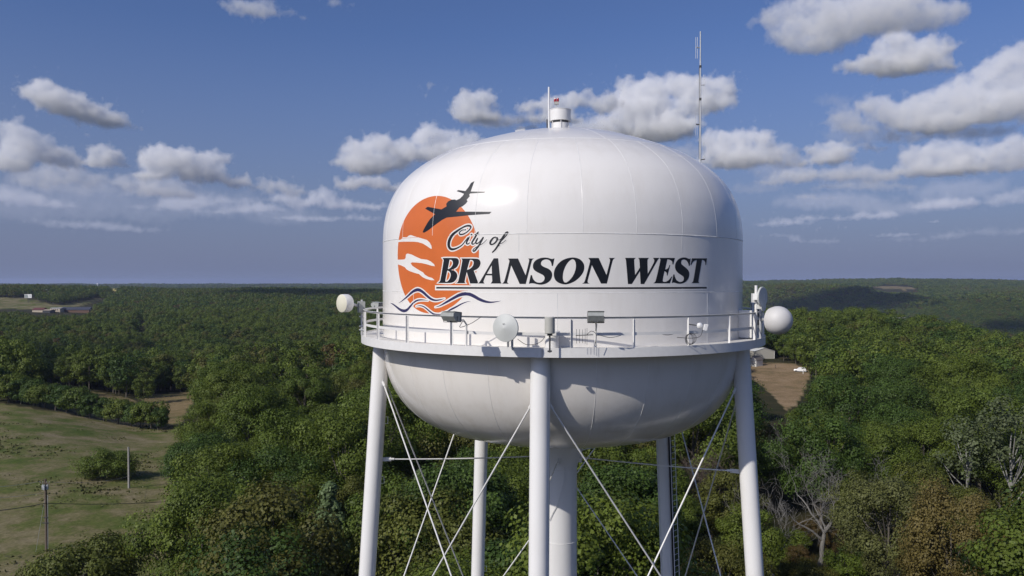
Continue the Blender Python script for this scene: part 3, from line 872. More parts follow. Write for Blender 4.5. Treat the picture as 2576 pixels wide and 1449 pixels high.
def gusset(mb, p, q, sz=.42):
    """tapered plate at p pointing to q"""
    d = (q - p).normalized(); side = d.cross(Vector((p.x, p.y, 0)).normalized()); side = side.normalized() * 1.0
    n = d.cross(side).normalized()
    mb.prism([(-.14, -.10), (.14, -.10), (.10, .30), (.05, .42), (-.05, .42), (-.10, .30)], side, d, n, p - n * .008, .016)
def rod(name, p, q, r_=.030, sag=0.0):
    mb = MB()
    n = 2 if not sag else 12
    pts = [p.lerp(q, t) - Vector((0, 0, sag * 4 * t * (1 - t))) for t in np.linspace(0, 1, n)]
    mb.tube(pts, r_, 8)
    # clevis forks and turnbuckle
    d = (q - p).normalized()
    mb.tube([p, p + d * .22], r_ * 1.9, 8); mb.tube([q - d * .22, q], r_ * 1.9, 8)
    return mb.build(name, M_RAIL, TOWER, smooth=True)
mbg = MB()
ZT, ZB, ZB2 = -4.15, -17.1, -30.5
for k in range(5):
    a0, a1 = LEG_AZ[k], LEG_AZ[(k + 1) % 5]
    for (zt, zb) in ((ZT, ZB), (ZB - .3, ZB2)):
        for (u, v) in ((a0, a1), (a1, a0)):
            p, q = leg_axis(u, zt), leg_axis(v, zb)
            d = (q - p).normalized(); h_ = Vector((d.x, d.y, 0)).normalized() * .34
            off = Vector((p.x, p.y, 0)).normalized() * (0.04 if u == a0 else -0.04)
            p1, q1 = p + h_ + off, q - h_ + off
            gusset(mbg, p1 - d * .34, q1); gusset(mbg, q1 + d * .34, p1)
            rod('brace_rod', p1, q1)
    p, q = leg_axis(a0, ZB), leg_axis(a1, ZB)
    mb = MB(); mb.tube([p, q], .14, 14); mb.build('strut', M_RAIL, TOWER, smooth=True)
    # radial tie rod from the riser to the leg
    p = leg_axis(a0, -7.45); rad = Vector((p.x, p.y, 0)).normalized()
    p1 = p - rad * .60; q1 = Vector((rad.x * .98, rad.y * .98, Z(-7.55)))
    rod('tie_rod', p1, q1, .026, .04)
    mbg.box(p - rad * .46, (.46, .02, .16), Matrix.Rotation(R(a0) - math.pi / 2, 3, 'Z'))
    mbg.box((rad.x * .86, rad.y * .86, Z(-7.62)), (.30, .02, .30), Matrix.Rotation(R(a0) - math.pi / 2, 3, 'Z'))
tag(mbg.build('gusset_plate', M_RAIL, TOWER), kind='stuff')
# ladder and cable run down the back-right leg
lad = bpy.data.objects.new('ladder', None); COL.objects.link(lad); lad.parent = TOWER
az = LEG_AZ[2]
def lp(z, side, out):
    p = leg_axis(az, z); rad = Vector((p.x, p.y, 0)).normalized(); tan = Vector((-rad.y, rad.x, 0))
    return p + tan * side + rad * out
for s_ in (-.2, .2):
    mb = MB(); mb.tube([lp(z, -.50 , s_) for z in (-2.4, -33)], .022, 6); mb.build('ladder_rail', M_RAIL, lad)
mb = MB()
for z in np.arange(-33, -2.4, .305): mb.tube([lp(z, -.50, -.2), lp(z, -.50, .2)], .011, 5)
tag(mb.build('ladder_rung', M_RAIL, lad), kind='stuff')
mb = MB()
for i, (s_, o_) in enumerate(((-.37, -.16), (-.375, -.10), (-.38, -.04), (-.375, .03), (-.36, .10), (-.43, .16))):
    mb.tube([lp(z, s_ , o_) for z in (-2.4, -12, -22, -33)], .022 if i < 5 else .014, 6)
mb.build('cable_run', M_CABLE, TOWER)
mb = MB()
mb.tube([lp(z, .37, -.1) for z in (-2.4, -33)], .035, 8); mb.build('conduit', M_RAIL, TOWER, smooth=True)
mb = MB()
for az_, z0 in ((LEG_AZ[4], -8.3), (LEG_AZ[4], -5.8), (LEG_AZ[3], -15.2)):
    p = leg_axis(az_, z0) + Vector((.36, 0, 0))
    mb.tube([p + Vector((-.03, 0, .14)), p + Vector((.10, 0, .14)), p + Vector((.10, 0, -.14)), p + Vector((-.03, 0, -.14))], .012, 6)
mb.build('step_bracket', M_RAIL, TOWER)
# riser fittings
mb = MB(); mb.tube([(.12, -.80, Z(-7.9)), (.10, -.83, Z(-8.5)), (-.15, -.80, Z(-9.4)), (-.5, -.62, Z(-10.2))], .018, 6); mb.build('riser_cable', M_RAIL, TOWER)
mb = MB(); mb.box((.10, -.74, Z(-8.35)), (.10, .06, .34)); mb.build('junction_box', M_RAIL, TOWER)
# overflow pipe with hooded top on the balcony
mb = MB()
a_ = R(-5.5); rr_ = 7.95
mb.tube([(rr_ * math.sin(a_), -rr_ * math.cos(a_), Z(z)) for z in (-2.45, -1.74)], .23, 24)
mb.tube([(rr_ * math.sin(a_), -rr_ * math.cos(a_), Z(-1.75)), (rr_ * math.sin(a_), -rr_ * math.cos(a_), Z(-1.66))], [.29, .27], 24)
mb.build('overflow_pipe', M_RAIL, TOWER, smooth=True)
mb = MB()
mb.box((7.85 * math.sin(R(64)), -7.85 * math.cos(R(64)), Z(-1.65)), (.55, .5, 1.05), Matrix.Rotation(R(64), 3, 'Z'))
mb.build('balcony_hatch', M_RAIL, TOWER)

# --- roof fittings
vent = bpy.data.objects.new('roof_vent', None); COL.objects.link(vent); vent.parent = TOWER
mb = MB(); mb.lathe([(.38, 6.38), (.38, 7.02)], 40); o = mb.build('vent_neck', M_RAIL, vent, smooth=True); o.location.z = EYE
mb = MB(); mb.lathe([(.36, 6.93), (.445, 6.93), (.45, 6.96), (.455, 7.40), (.47, 7.405), (.47, 7.425), (.25, 7.46), (0.001, 7.475)], 40); o = mb.build('vent_cap', M_RAIL, vent, smooth=True); o.location.z = EYE
mb = MB(); mb.lathe([(.385, 6.84), (.40, 6.93), (.44, 6.935)], 40); o = mb.build('vent_screen', M_DARKGREY, vent, smooth=True); o.location.z = EYE
mb = MB()
for a in (-120, -60, 0, 60, 120, 180): mb.box((.40 * math.sin(R(a)), -.40 * math.cos(R(a)), 6.66), (.03, .03, .52), Matrix.Rotation(R(a), 3, 'Z'))
o = mb.build('vent_strap', M_RAIL, vent); o.location.z = EYE
mb = MB(); h0 = Vector((-1.75, -1.2, float(6.245)))
mb.tube([(-1.95, -.9, 6.2), (-1.95, -.9, 6.36), (-1.55, -.9, 6.43), (-1.55, -.9, 6.25)], .016, 6)
mb.tube([(-1.95, -.5, 6.25), (-1.95, -.5, 6.40), (-1.55, -.5, 6.46), (-1.55, -.5, 6.30)], .016, 6)
o = mb.build('hatch_handle', M_RAIL, TOWER); o.location.z = EYE

# ------------------------------------------------------------------ equipment standing on the tower
def at_px(x, y, d):
    """world point at picture position x, y and depth d in front of the camera"""
    v = ray(x, y); dep = v.y * _cp - v.z * _sp
    return Vector((CAMX, CAMY, EYE)) + v * (d / dep)
def pol(az, r_, z): return Vector((r_ * math.sin(R(az)), -r_ * math.cos(R(az)), Z(z)))

wh = empty('whip_antenna', (-.50, -.05, Z(6.3)), 'short thick white whip antenna beside the roof vent', 'antenna')
mb = MB(); mb.tube([(-.50, -.05, Z(6.35)), (-.50, -.05, Z(8.40))], .040, 12); mb.build('mast', M_WHITEP, wh, smooth=True)
mb = MB(); mb.tube([(-.57, -.06, Z(6.45)), (-.58, -.06, Z(7.0))], .028, 8); mb.build('mount_clamp', M_DARKGREY, wh)
bc = empty('obstruction_light', (-.17, 0, Z(7.46)), 'red twin obstruction light on a stub on top of the roof vent', 'beacon light')
mb = MB(); mb.tube([(-.17, 0, Z(7.45)), (-.17, 0, Z(7.68))], .022, 8); mb.tube([(-.22, 0, Z(7.45)), (-.22, 0, Z(7.56))], .016, 6); mb.build('stub_pipe', M_STEEL, bc)
mb = MB(); mb.box((-.17, 0, Z(7.72)), (.19, .12, .11)); mb.build('lamp_base', M_TAN, bc)
for dx in (-.058, .058):
    mb = MB(); zz = Z(7.775) + (.02 if dx > 0 else 0)
    mb.lathe([(.052, -.02), (.056, 0), (.054, .10), (.040, .14), (.0, .155)], 16, Matrix.Translation((-.17 + dx, 0, zz))); mb.build('red_lens', M_RED, bc, smooth=True)

MASTP = at_px(1761.5, 405, 34.4); mz = MASTP.z
ms = empty('antenna_mast', (MASTP.x, MASTP.y, mz - .1), 'tall slim grey antenna mast with folded dipoles at the right of the tank roof', 'antenna mast')
mpx, mpy = MASTP.x, MASTP.y
def mastpt(ydisp): return at_px(1760.5, ydisp, 34.4).z
mb = MB(); mb.tube([(mpx, mpy, mz - .25), (mpx, mpy, mastpt(250))], .040, 10); mb.tube([(mpx, mpy, mastpt(250)), (mpx, mpy, mastpt(150))], .034, 10); mb.tube([(mpx, mpy, mastpt(150)), (mpx, mpy, mastpt(80))], .028, 10)
mb.build('mast_pole', M_STEEL, ms, smooth=True)
for (yc, sd, col_) in ((121, -1, M_WHITEP), (215, 1, M_WHITEP), (314, -1, M_STEEL), (402, 1, M_STEEL)):
    zc = mastpt(yc); half = .46 if yc < 400 else .75
    x0 = mpx + sd * .13
    mb = MB(); mb.tube([(mpx, mpy, zc), (x0 + sd * .06, mpy - .03, zc + .02)], .024, 8)
    mb.build('dipole_arm', M_STEEL if yc < 300 else M_DARKGREY, ms)
    mb = MB()
    lo = -half if yc < 400 else 0.0
    mb.tube([(x0, mpy, zc + lo), (x0, mpy, zc + half), (x0 + sd * .07, mpy, zc + half), (x0 + sd * .07, mpy, zc + lo)], .008, 6, close=yc < 400)
    mb.build('folded_dipole', col_, ms)
mb = MB()
for yc in (168, 250): mb.tube([(mpx, mpy, mastpt(yc + 3)), (mpx, mpy, mastpt(yc - 3))], .05, 8)
mb.tube([(mpx - .05, mpy, mastpt(z_)) for z_ in (170, 280, 400)], .012, 5)
mb.build('coax_clamp', M_CABLE, ms)

def floodlight(name, c, aim_az, base, label, arm_pts, tilt=-12, col=None):
    """housing centred at c, its glass turned towards the tank"""
    rt = empty(name, tuple(base), label, 'floodlight')
    Mz = Matrix.Rotation(R(aim_az), 3, 'Z') @ Matrix.Rotation(R(tilt), 3, 'X')
    c = Vector(c)
    def P(a, b, h): return c + Mz @ Vector((a, b, h))
    W = .50
    # side outline (depth b towards tank, height h): deep wedge, wide at the glass, stepped back
    prof = [(.20, -.16), (.20, .13), (-.12, .12), (-.20, .08), (-.20, -.02), (-.05, -.16)]
    mb = MB(); mb.prism(prof, Mz @ Vector((0, 1, 0)), Mz @ Vector((0, 0, 1)), Mz @ Vector((1, 0, 0)), P(-W / 2, 0, 0), W)
    mb.build('housing', M_GREYBOX, rt)
    mb = MB(); mb.box(P(0, .215, -.015), (W + .03, .028, .32), Mz); mb.build('door_frame', M_DARKGREY, rt)
    mb = MB(); mb.box(P(0, .2315, -.015), (W - .06, .006, .26), Mz); mb.build('lens', M_GLASS, rt)
    mb = MB(); mb.box(P(0, -.0, .140), (W + .03, .36, .014), Mz); mb.build('visor', M_GREYBOX, rt)
    mb = MB(); mb.tube(arm_pts, .034, 8); mb.build('arm', M_RAIL, rt, smooth=True)
    mb = MB(); mb.box(P(0, -.06, -.18), (.12, .10, .05), Mz); mb.tube([P(-.265, .0, -.0), P(-.27, 0, -.195), P(.27, 0, -.195), P(.265, 0, 0)], .011, 6); mb.build('bracket', M_DARKGREY, rt)
    return rt
fl = at_px(1134, 795, 25.35)
floodlight('floodlight', fl, -32, pol(-25.6, 8.42, Z_FLOOR), 'grey floodlight on a long arm in front of the wavy emblem',
           [pol(-25.6, 8.42, Z_FLOOR), pol(-25.6, 8.42, -1.45), pol(-25.7, 8.60, -1.30), fl + Vector((.05, .08, -.18))], -6)
fr = at_px(1499, 796, 25.45)
floodlight('floodlight', fr, -4, pol(4.4, 8.44, Z_FLOOR), 'grey floodlight on a bent white arm below the lettering',
           [pol(4.4, 8.44, Z_FLOOR), pol(4.4, 8.46, -1.62), pol(4.3, 8.66, -1.42), fr + Vector((0, 0, -.17))], -14)
fb = at_px(949, 768, 37.3)
floodlight('floodlight', fb, -109, (fb.x, fb.y, Z(Z_FLOOR)), 'grey floodlight at the far left rail half hidden by the tank',
           [(fb.x, fb.y, Z(Z_FLOOR)), (fb.x, fb.y, Z(-1.5)), fb + Vector((0, 0, -.2))], -6)
# feed wires of the two front floodlights
def wire(name, pts, r_, label, cat, mat=None, n=8, parent=None):
    mb = MB(); mb.tube([tuple(p) for p in smooth_path([tuple(q) for q in pts], n)], r_, 5)
    o = mb.build(name, mat or M_CABLE, parent)
    if label: tag(o, label, cat)
    return o
wire('cable', [pol(-25.8, 8.6, -1.33), pol(-27, 8.5, -1.55), pol(-24.5, 8.4, -1.42), pol(-22, 8.4, -1.2)], .012, 'thin grey cable looping behind the left front floodlight arm', 'cable', M_DARKGREY)

def face_matrix(az_deg, el_deg=0):
    """local +Z (dish axis) pointing along azimuth (0 = towards camera, + = right)"""
    d = Vector((math.sin(R(az_deg)) * math.cos(R(el_deg)), -math.cos(R(az_deg)) * math.cos(R(el_deg)), math.sin(R(el_deg))))
    return d.to_track_quat('Z', 'Y').to_matrix()
def dish(name, c, az_deg, prof_face, prof_back, label, matf, matb, base, mount, cat='dish antenna'):
    rt = empty(name, tuple(base), label, cat)
    M4 = Matrix.Translation(c) @ face_matrix(az_deg).to_4x4()
    mb = MB(); mb.lathe(prof_face, 48, M4); mb.build('radome', matf, rt, smooth=True)
    mb = MB(); mb.lathe(prof_back, 48, M4); mb.build('back_shell', matb, rt, smooth=True)
    mount(rt, M4)
    return rt
# front cone-faced dish
c1 = at_px(1271, 825, 25.5)
def mount1(rt, M4):
    mb = MB()
    b0 = M4 @ Vector((0, 0, -.12)); post = pol(-14.6, 8.40, -1.5)
    mb.tube([pol(-14.2, 8.52, Z_FLOOR), pol(-14.2, 8.52, -1.15)], .045, 10); mb.build('pipe_mount', M_STEEL, rt)
    mb = MB(); mb.box(pol(-14.2, 8.58, -1.5), (.22, .2, .22), Matrix.Rotation(R(-14), 3, 'Z')); mb.tube([b0, pol(-14.2, 8.55, -1.5)], .05, 8)
    mb.build('bracket', M_GREYBOX, rt)
    mb = MB(); mb.tube([M4 @ Vector((.02, .155, .105)), M4 @ Vector((.02, .14, .13)), M4 @ Vector((-.02, .12, .12)), M4 @ Vector((-.03, .15, .11))], .008, 5); mb.build('tab', M_DARKGREY, rt)
dish('dish_antenna', c1, -26, [(.0, .115), (.05, .11), (.25, .045), (.445, .0), (.452, -.015), (.452, -.05)], [(.452, -.05), (.40, -.09), (.20, -.15), (.06, -.17), (0, -.17)],
     'grey round dish antenna with a shallow cone face at the front rail', M_RADOME, M_GREYBOX, pol(-14.2, 8.52, Z_FLOOR), mount1)
# left drum antenna
c2 = at_px(868, 763, 32.7)
def mount2(rt, M4):
    mb = MB(); bx = at_px(909, 772, 33.2); mb.box(bx, (.36, .26, .46), Matrix.Rotation(R(-70), 3, 'Z')); mb.build('radio_box', M_GREYBOX, rt)
    mb = MB(); mb.tube([M4 @ Vector((0, 0, -.2)), bx], .06, 8); mb.tube([(bx.x + .02, bx.y, Z(Z_FLOOR)), (bx.x + .02, bx.y, bx.z + .3)], .045, 10)
    for dz in (-.2, -.6, -.75): mb.box((bx.x + .02, bx.y, bx.z - .2 + dz), (.2, .14, .05))
    mb.build('pipe_mount', M_STEEL, rt)
dish('drum_antenna', c2, -43, [(0, .19), (.34, .185), (.366, .17)], [(.366, .17), (.372, .15), (.372, -.12), (.33, -.2), (.1, -.24), (0, -.24)],
     'cream faced drum antenna sticking out beyond the left rail', M_CREAM, M_WHITEP, at_px(909, 850, 33.2), mount2, 'drum antenna')
# right flat dish on a raised pole
c3 = at_px(1919, 747, 29.7)
pole3 = pol(57.6, 8.42, Z_FLOOR)
def mount3(rt, M4):
    mb = MB(); mb.tube([pole3, (pole3.x, pole3.y, Z(-.15))], .055, 12); mb.build('pipe_mount', M_RAIL, rt, smooth=True)
    mb = MB(); mb.box(M4 @ Vector((0, 0, -.16)), (.22, .22, .34), face_matrix(40)); mb.box(Vector((pole3.x, pole3.y, Z(-.62))), (.30, .2, .34)); mb.box(Vector((pole3.x + .08, pole3.y - .02, Z(-.95))), (.20, .12, .16))
    mb.build('radio_unit', M_WHITEP, rt)
    mb = MB(); mb.lathe([(0, -.03), (.19, -.03), (.19, .012), (0, .014)], 28, M4 @ Matrix.Translation((0.06, -.36, 0))); mb.build('lower_lobe', M_RADOME, rt, smooth=True)
dish('dish_antenna', c3, 47, [(0, .02), (.36, .016), (.38, .0), (.38, -.05)], [(.38, -.05), (.3, -.09), (.12, -.12), (0, -.12)],
     'flat grey dish with a lower lobe raised on a white pole at the right rail', M_RADOME, M_WHITEP, pole3, mount3)
# ball radome
c4 = at_px(1957, 806, 29.3)
def mount4(rt, M4):
    mb = MB(); q = pol(61.5, 8.45, -1.45); mb.tube([M4 @ Vector((0, 0, -.3)), q], .06, 8); mb.tube([(q.x, q.y, Z(Z_FLOOR)), (q.x, q.y, Z(-1.0))], .05, 10); mb.build('pipe_mount', M_STEEL, rt)
ang = np.linspace(0, math.pi * .62, 22)
dish('radome_antenna', c4, 38, [(.525 * math.sin(a), .525 * math.cos(a)) for a in ang], [(.525 * math.sin(ang[-1]), .525 * math.cos(ang[-1])), (.46, -.28), (.30, -.36), (.1, -.42), (0, -.42)],
     'large light grey ball shaped radome hung outside the right rail', M_RADOME2, M_RADOME2, pol(61.5, 8.45, Z_FLOOR), mount4, 'radome')
# cylinder antenna
c5 = at_px(1383, 818, 25.75)
ca = empty('canister_antenna', (c5.x, c5.y, Z(Z_FLOOR)), 'beige canister antenna on a short dark pipe at the front rail', 'antenna')
mb = MB(); mb.lathe([(0, .27), (.15, .27), (.168, .255), (.168, -.255), (.15, -.27), (0, -.27)], 36, Matrix.Translation(c5)); mb.build('radome', M_TAN, ca, smooth=True)
mb = MB(); mb.tube([c5 - Vector((0, 0, .27)), c5 - Vector((0, 0, .34))], .09, 10); mb.tube([c5 - Vector((0, 0, .3)), (c5.x, c5.y, Z(-2.30))], .028, 8); mb.box((c5.x, c5.y + .02, Z(-2.26)), (.14, .1, .05)); mb.build('pipe_mount', M_DARKGREY, ca)
# yagi
yc = at_px(1472, 844, 25.7)
yg = empty('yagi_antenna', (yc.x + .12, yc.y + .1, Z(-1.76)), 'small black yagi antenna with upright rods on the floodlight pole', 'antenna')
mb = MB(); mb.tube([yc + Vector((-.30, 0, 0)), yc + Vector((.26, .06, .02))], .014, 6); mb.build('boom', M_CABLE, yg)
for dx, hh in ((-.28, .26), (-.18, .25), (-.08, .24), (.0, .28), (.06, .30)):
    mb = MB(); mb.tube([yc + Vector((dx, 0, -hh)), yc + Vector((dx, 0, hh * .8))], .0065, 5); mb.build('element', M_CABLE, yg)
wire('feed_loop', [yc + Vector((.05, 0, .02)), yc + Vector((.2, .02, .14)), yc + Vector((.36, .05, .02)), yc + Vector((.32, .1, -.35))], .010, None, None, parent=yg)
# camera head on the rail
cc = at_px(1760, 819, 26.7)
cm = empty('pan_camera', (cc.x, cc.y, cc.z - .2), 'small white camera head with a square hood outside the right front rail', 'camera')
mb = MB(); mb.lathe([(0, .10), (.07, .08), (.095, .03), (.095, -.03), (.07, -.08), (0, -.10)], 20, Matrix.Translation(cc)); mb.build('ball_head', M_WHITEP, cm, smooth=True)
mb = MB(); mb.box(cc + Vector((.15, -.06, -.05)), (.05, .20, .20), Matrix.Rotation(R(20), 3, 'Y')); mb.box(cc + Vector((.20, -.06, -.06)), (.04, .22, .22), Matrix.Rotation(R(20), 3, 'Y')); mb.build('hood', M_WHITEP, cm)
mb = MB(); mb.tube([cc + Vector((-.05, .02, .0)), cc + Vector((-.14, .05, .01)), pol(28.0, 8.42, -1.46)], .022, 6); mb.build('arm', M_DARKGREY, cm)
wire('tail_cable', [cc + Vector((.1, -.03, -.1)), cc + Vector((.02, -.02, -.35)), cc + Vector((-.25, 0, -.42)), cc + Vector((-.75, .05, -.40))], .010, None, None, parent=cm)
coil = MB()
for i in range(5):
    cpt = pol(28.0, 8.45, -1.98) + Vector((.02 * (i - 2), -.01 * i, .01 * i)); rx_, rz_ = .13 + .009 * i, .19 - .010 * (i % 3)
    coil.tube([cpt + Vector((rx_ * math.cos(t), .03 * math.sin(3 * t + i), rz_ * math.sin(t))) for t in np.linspace(0, 2 * math.pi, 25)[:-1]], .006, 5, close=True)
tag(coil.build('coiled_cable', M_CABLE), 'coil of black cable hung on a rail post below the camera', 'cable')
wire('cable', [pol(19, 8.36, -1.72), pol(22, 8.36, -1.80), pol(26, 8.36, -1.74), pol(30, 8.36, -1.79), pol(35, 8.36, -1.70), pol(42, 8.36, -1.72)], .011, 'thin black cable sagging along the middle rail near the camera', 'cable')
wire('cable', [pol(5, 8.4, -1.75), pol(8, 8.35, -1.85), pol(11, 8.35, -1.76)], .010, 'short grey cable tied to the middle rail by the yagi antenna', 'cable', M_DARKGREY)
wire('cable', [pol(-13, 8.5, -1.9), pol(-11, 8.3, -2.1), pol(-8, 8.1, -2.0), pol(-6, 7.9, -1.55)], .010, 'thin grey cable from the cone dish to the overflow pipe', 'cable', M_DARKGREY)
rk = empty('equipment_rack', tuple(pol(78, 8.2, Z_FLOOR)), 'white metal frame with dark equipment boxes behind the right rail', 'equipment rack')
rM = Matrix.Rotation(R(78), 3, 'Z')
mb = MB()
for a in (-.35, .35):
    for b in (-.15, .15): mb.box(pol(78, 8.15, -1.55) + rM @ Vector((a, b, 0)), (.06, .06, 1.35), rM)
mb.box(pol(78, 8.15, -.88), (.8, .4, .05), rM); mb.build('frame', M_RAIL, rk)
for dz in (-.25, -.7):
    mb = MB(); mb.box(pol(78, 8.15, -1.05 + dz), (.6, .28, .3), rM); mb.build('equipment_box', M_DARKGREY, rk)

# ------------------------------------------------------------------ terrain
XC = np.array([-300, 0, 400, 800, 1100, 1400, 1650, 1900, 2240, 2576, 2900], float)
DC = np.array([20, 60, 100, 160, 230, 330, 450, 600, 800, 1100, 1500, 2000, 2800, 4000, 6000, 10000, 16000], float)
HT = np.array([
 # 20   60   100  160   230   330  450  600  800  1100  1500 2000 2800 4000 6000 10000 16000
 [-34, -34, -34, -34, -35, -40, -50, -50, -46, -38, -24, -35, -40, -40, -38, -30, -60],
 [-34, -34, -34, -34.3, -35.3, -41, -52, -50, -44.5, -38, -21, -35, -40, -38, -32, -40, -60],
 [-34, -34, -34, -36, -41, -46, -58, -53, -45, -39, -33, -36, -37, -37, -34, -42, -60],
 [-34, -34, -33.5, -33.2, -35.5, -42, -50, -51, -45, -40, -36, -36, -36, -37, -33, -42, -60],
 [-34, -34, -34, -35, -37, -40, -44, -48, -46, -42, -40, -40, -36, -30, -28, -42, -60],
 [-34, -34, -34, -34, -35, -37, -40, -43, -46, -48, -50, -48, -34, -20, -20, -40, -60],
 [-34, -34, -34, -34, -35, -36.5, -37, -42, -50, -62, -66, -58, -35, -16, -18, -36, -60],
 [-34, -34, -34, -34.3, -35.5, -37, -36.5, -40, -60, -80, -86, -72, -40, -15, -16, -34, -60],
 [-34, -34, -34, -35, -36, -37, -37, -40, -58, -82, -92, -77, -44, -5, -8, -34, -60],
 [-34, -34, -34, -35, -37, -42, -50, -65, -86, -98, -96, -82, -50, -10, -14, -34, -60],
 [-34, -34, -34, -35, -38, -46, -58, -74, -92, -100, -96, -82, -52, -14, -18, -34, -60]], float)
AZC = np.arctan((XC - CX) / FPX)
_ga = np.linspace(R(-60), R(60), 241); _gl = np.linspace(math.log(20), math.log(16000), 241)
def _pchip(xk, yk, x):
    h = np.diff(xk); d_ = np.diff(yk) / h
    m = np.zeros(len(xk)); m[0], m[-1] = d_[0], d_[-1]
    for i in range(1, len(xk) - 1):
        if d_[i - 1] * d_[i] > 0:
            w1, w2 = 2 * h[i] + h[i - 1], h[i] + 2 * h[i - 1]
            m[i] = (w1 + w2) / (w1 / d_[i - 1] + w2 / d_[i])
    x = np.clip(x, xk[0], xk[-1]); i = np.clip(np.searchsorted(xk, x, 'right') - 1, 0, len(xk) - 2)
    t = (x - xk[i]) / h[i]
    return (2*t**3-3*t**2+1)*yk[i] + (t**3-2*t**2+t)*h[i]*m[i] + (-2*t**3+3*t**2)*yk[i+1] + (t**3-t**2)*h[i]*m[i+1]
_rows = np.array([_pchip(np.log(DC), r_, _gl) for r_ in HT])
GRID = np.array([_pchip(AZC, _rows[:, j], _ga) for j in range(len(_gl))]).T        # (az, logd)
def _hash_noise(x, y, seed):
    xi, yi = np.floor(x).astype(np.int64), np.floor(y).astype(np.int64); fx, fy = x - xi, y - yi
    fx, fy = fx*fx*(3-2*fx), fy*fy*(3-2*fy)
    def h(a, b):
        n = (a * 374761393 + b * 668265263 + seed * 144665) & 0x7fffffff
        n = ((n ^ (n >> 13)) * 1274126177) & 0x7fffffff
        return ((n ^ (n >> 16)) & 0xffff) / 65535.0
    return (h(xi, yi)*(1-fx)+h(xi+1, yi)*fx)*(1-fy) + (h(xi, yi+1)*(1-fx)+h(xi+1, yi+1)*fx)*fy - 0.5
def fbm(x, y, seed, oct=4):
    v = 0; a = 1.0; f = 1.0
    for k in range(oct): v = v + a * _hash_noise(x * f, y * f, seed + k); a *= .5; f *= 2.03
    return v
def ground_rel(x, y):
    """terrain height relative to the eye at camera-relative x (right), y (ahead)"""
    x, y = np.asarray(x, float), np.asarray(y, float)
    az = np.arctan2(x, y); d = np.maximum(np.hypot(x, y), 20.0)
    # distances in the table are depths along the camera axis
    dz_ = np.where(np.abs(az) < R(60), d * np.cos(np.clip(az, -R(60), R(60))), d * .5)
    dz_ = np.clip(dz_, 20, 15999)
    i = np.clip((az - _ga[0]) / (_ga[1] - _ga[0]), 0, len(_ga) - 1.001); j = np.clip((np.log(dz_) - _gl[0]) / (_gl[1] - _gl[0]), 0, len(_gl) - 1.001)
    i0, j0 = i.astype(int), j.astype(int); u, v = i - i0, j - j0
    z = (GRID[i0, j0]*(1-u)+GRID[i0+1, j0]*u)*(1-v) + (GRID[i0, j0+1]*(1-u)+GRID[i0+1, j0+1]*u)*v
    back = np.clip((np.abs(az) - R(50)) / R(40), 0, 1); back = back*back*(3-2*back)
    z = z*(1-back) + back*np.where(d < 150, -34, -42)
    amp = np.clip((d - 250) / 1200, 0, 1)
    rt_ = np.clip((az - R(1)) / R(11), 0, 1); rt_ = rt_*rt_*(3-2*rt_)
    relief = 11 + 24 * np.clip((1150 - d) / 500, 0, 1) + rt_ * 40 * np.clip((d - 900) / 400, 0, 1) * np.clip((3700 - d) / 900, .06, 1)
    ridge = np.clip((d - 700) / 900, 0, 1) * np.clip((4300 - d) / 1500, 0, 1) * (.25 + .75 * rt_)
    z = z + rt_ * 46 * np.clip((d - 900) / 500, 0, 1) * np.clip((3600 - d) / 1200, 0, 1) * fbm(x/250 + y/2600, y/1500, 33, 3)
    z = z + amp * (fbm(x/420, y/420, 3) * relief + fbm(x/130, y/130, 9) * 4 - ridge * (np.abs(fbm(x/900, y/900, 15, 3)) * 75 - 12)) - (1 - rt_) * 7 * np.clip((d - 1700) / 800, 0, 1) - 5 * np.clip((d - 3200) / 800, 0, 1)
    z = z + np.clip((d - 60) / 150, 0, 1) * fbm(x/38, y/38, 21, 3) * 0.8
    return z
def gz(X, Y): return float(ground_rel(X - CAMX, Y - CAMY)) + EYE
def project_np(X, Y, Zz):
    x, y, z = X - CAMX, Y - CAMY, Zz - EYE
    d = y * _cp - z * _sp; u = z * _cp + y * _sp
    d = np.where(np.abs(d) < .1, .1, d)
    return CX + FPX * x / d, CY - FPX * u / d, d
def ground_at(x, y, dmin=40, dmax=9000):
    """first terrain point along the line of sight through picture point (x, y)"""
    v = ray(x, y); hx = math.hypot(v.x, v.y)
    t = np.exp(np.linspace(math.log(dmin), math.log(dmax), 1500))
    zz = v.z / hx * t; g_ = ground_rel(v.x / hx * t, v.y / hx * t)
    k = np.argmax(zz <= g_)
    if zz[k] > g_[k]: k = len(t) - 1
    return Vector((CAMX + v.x / hx * t[k], CAMY + v.y / hx * t[k], EYE + float(g_[k])))

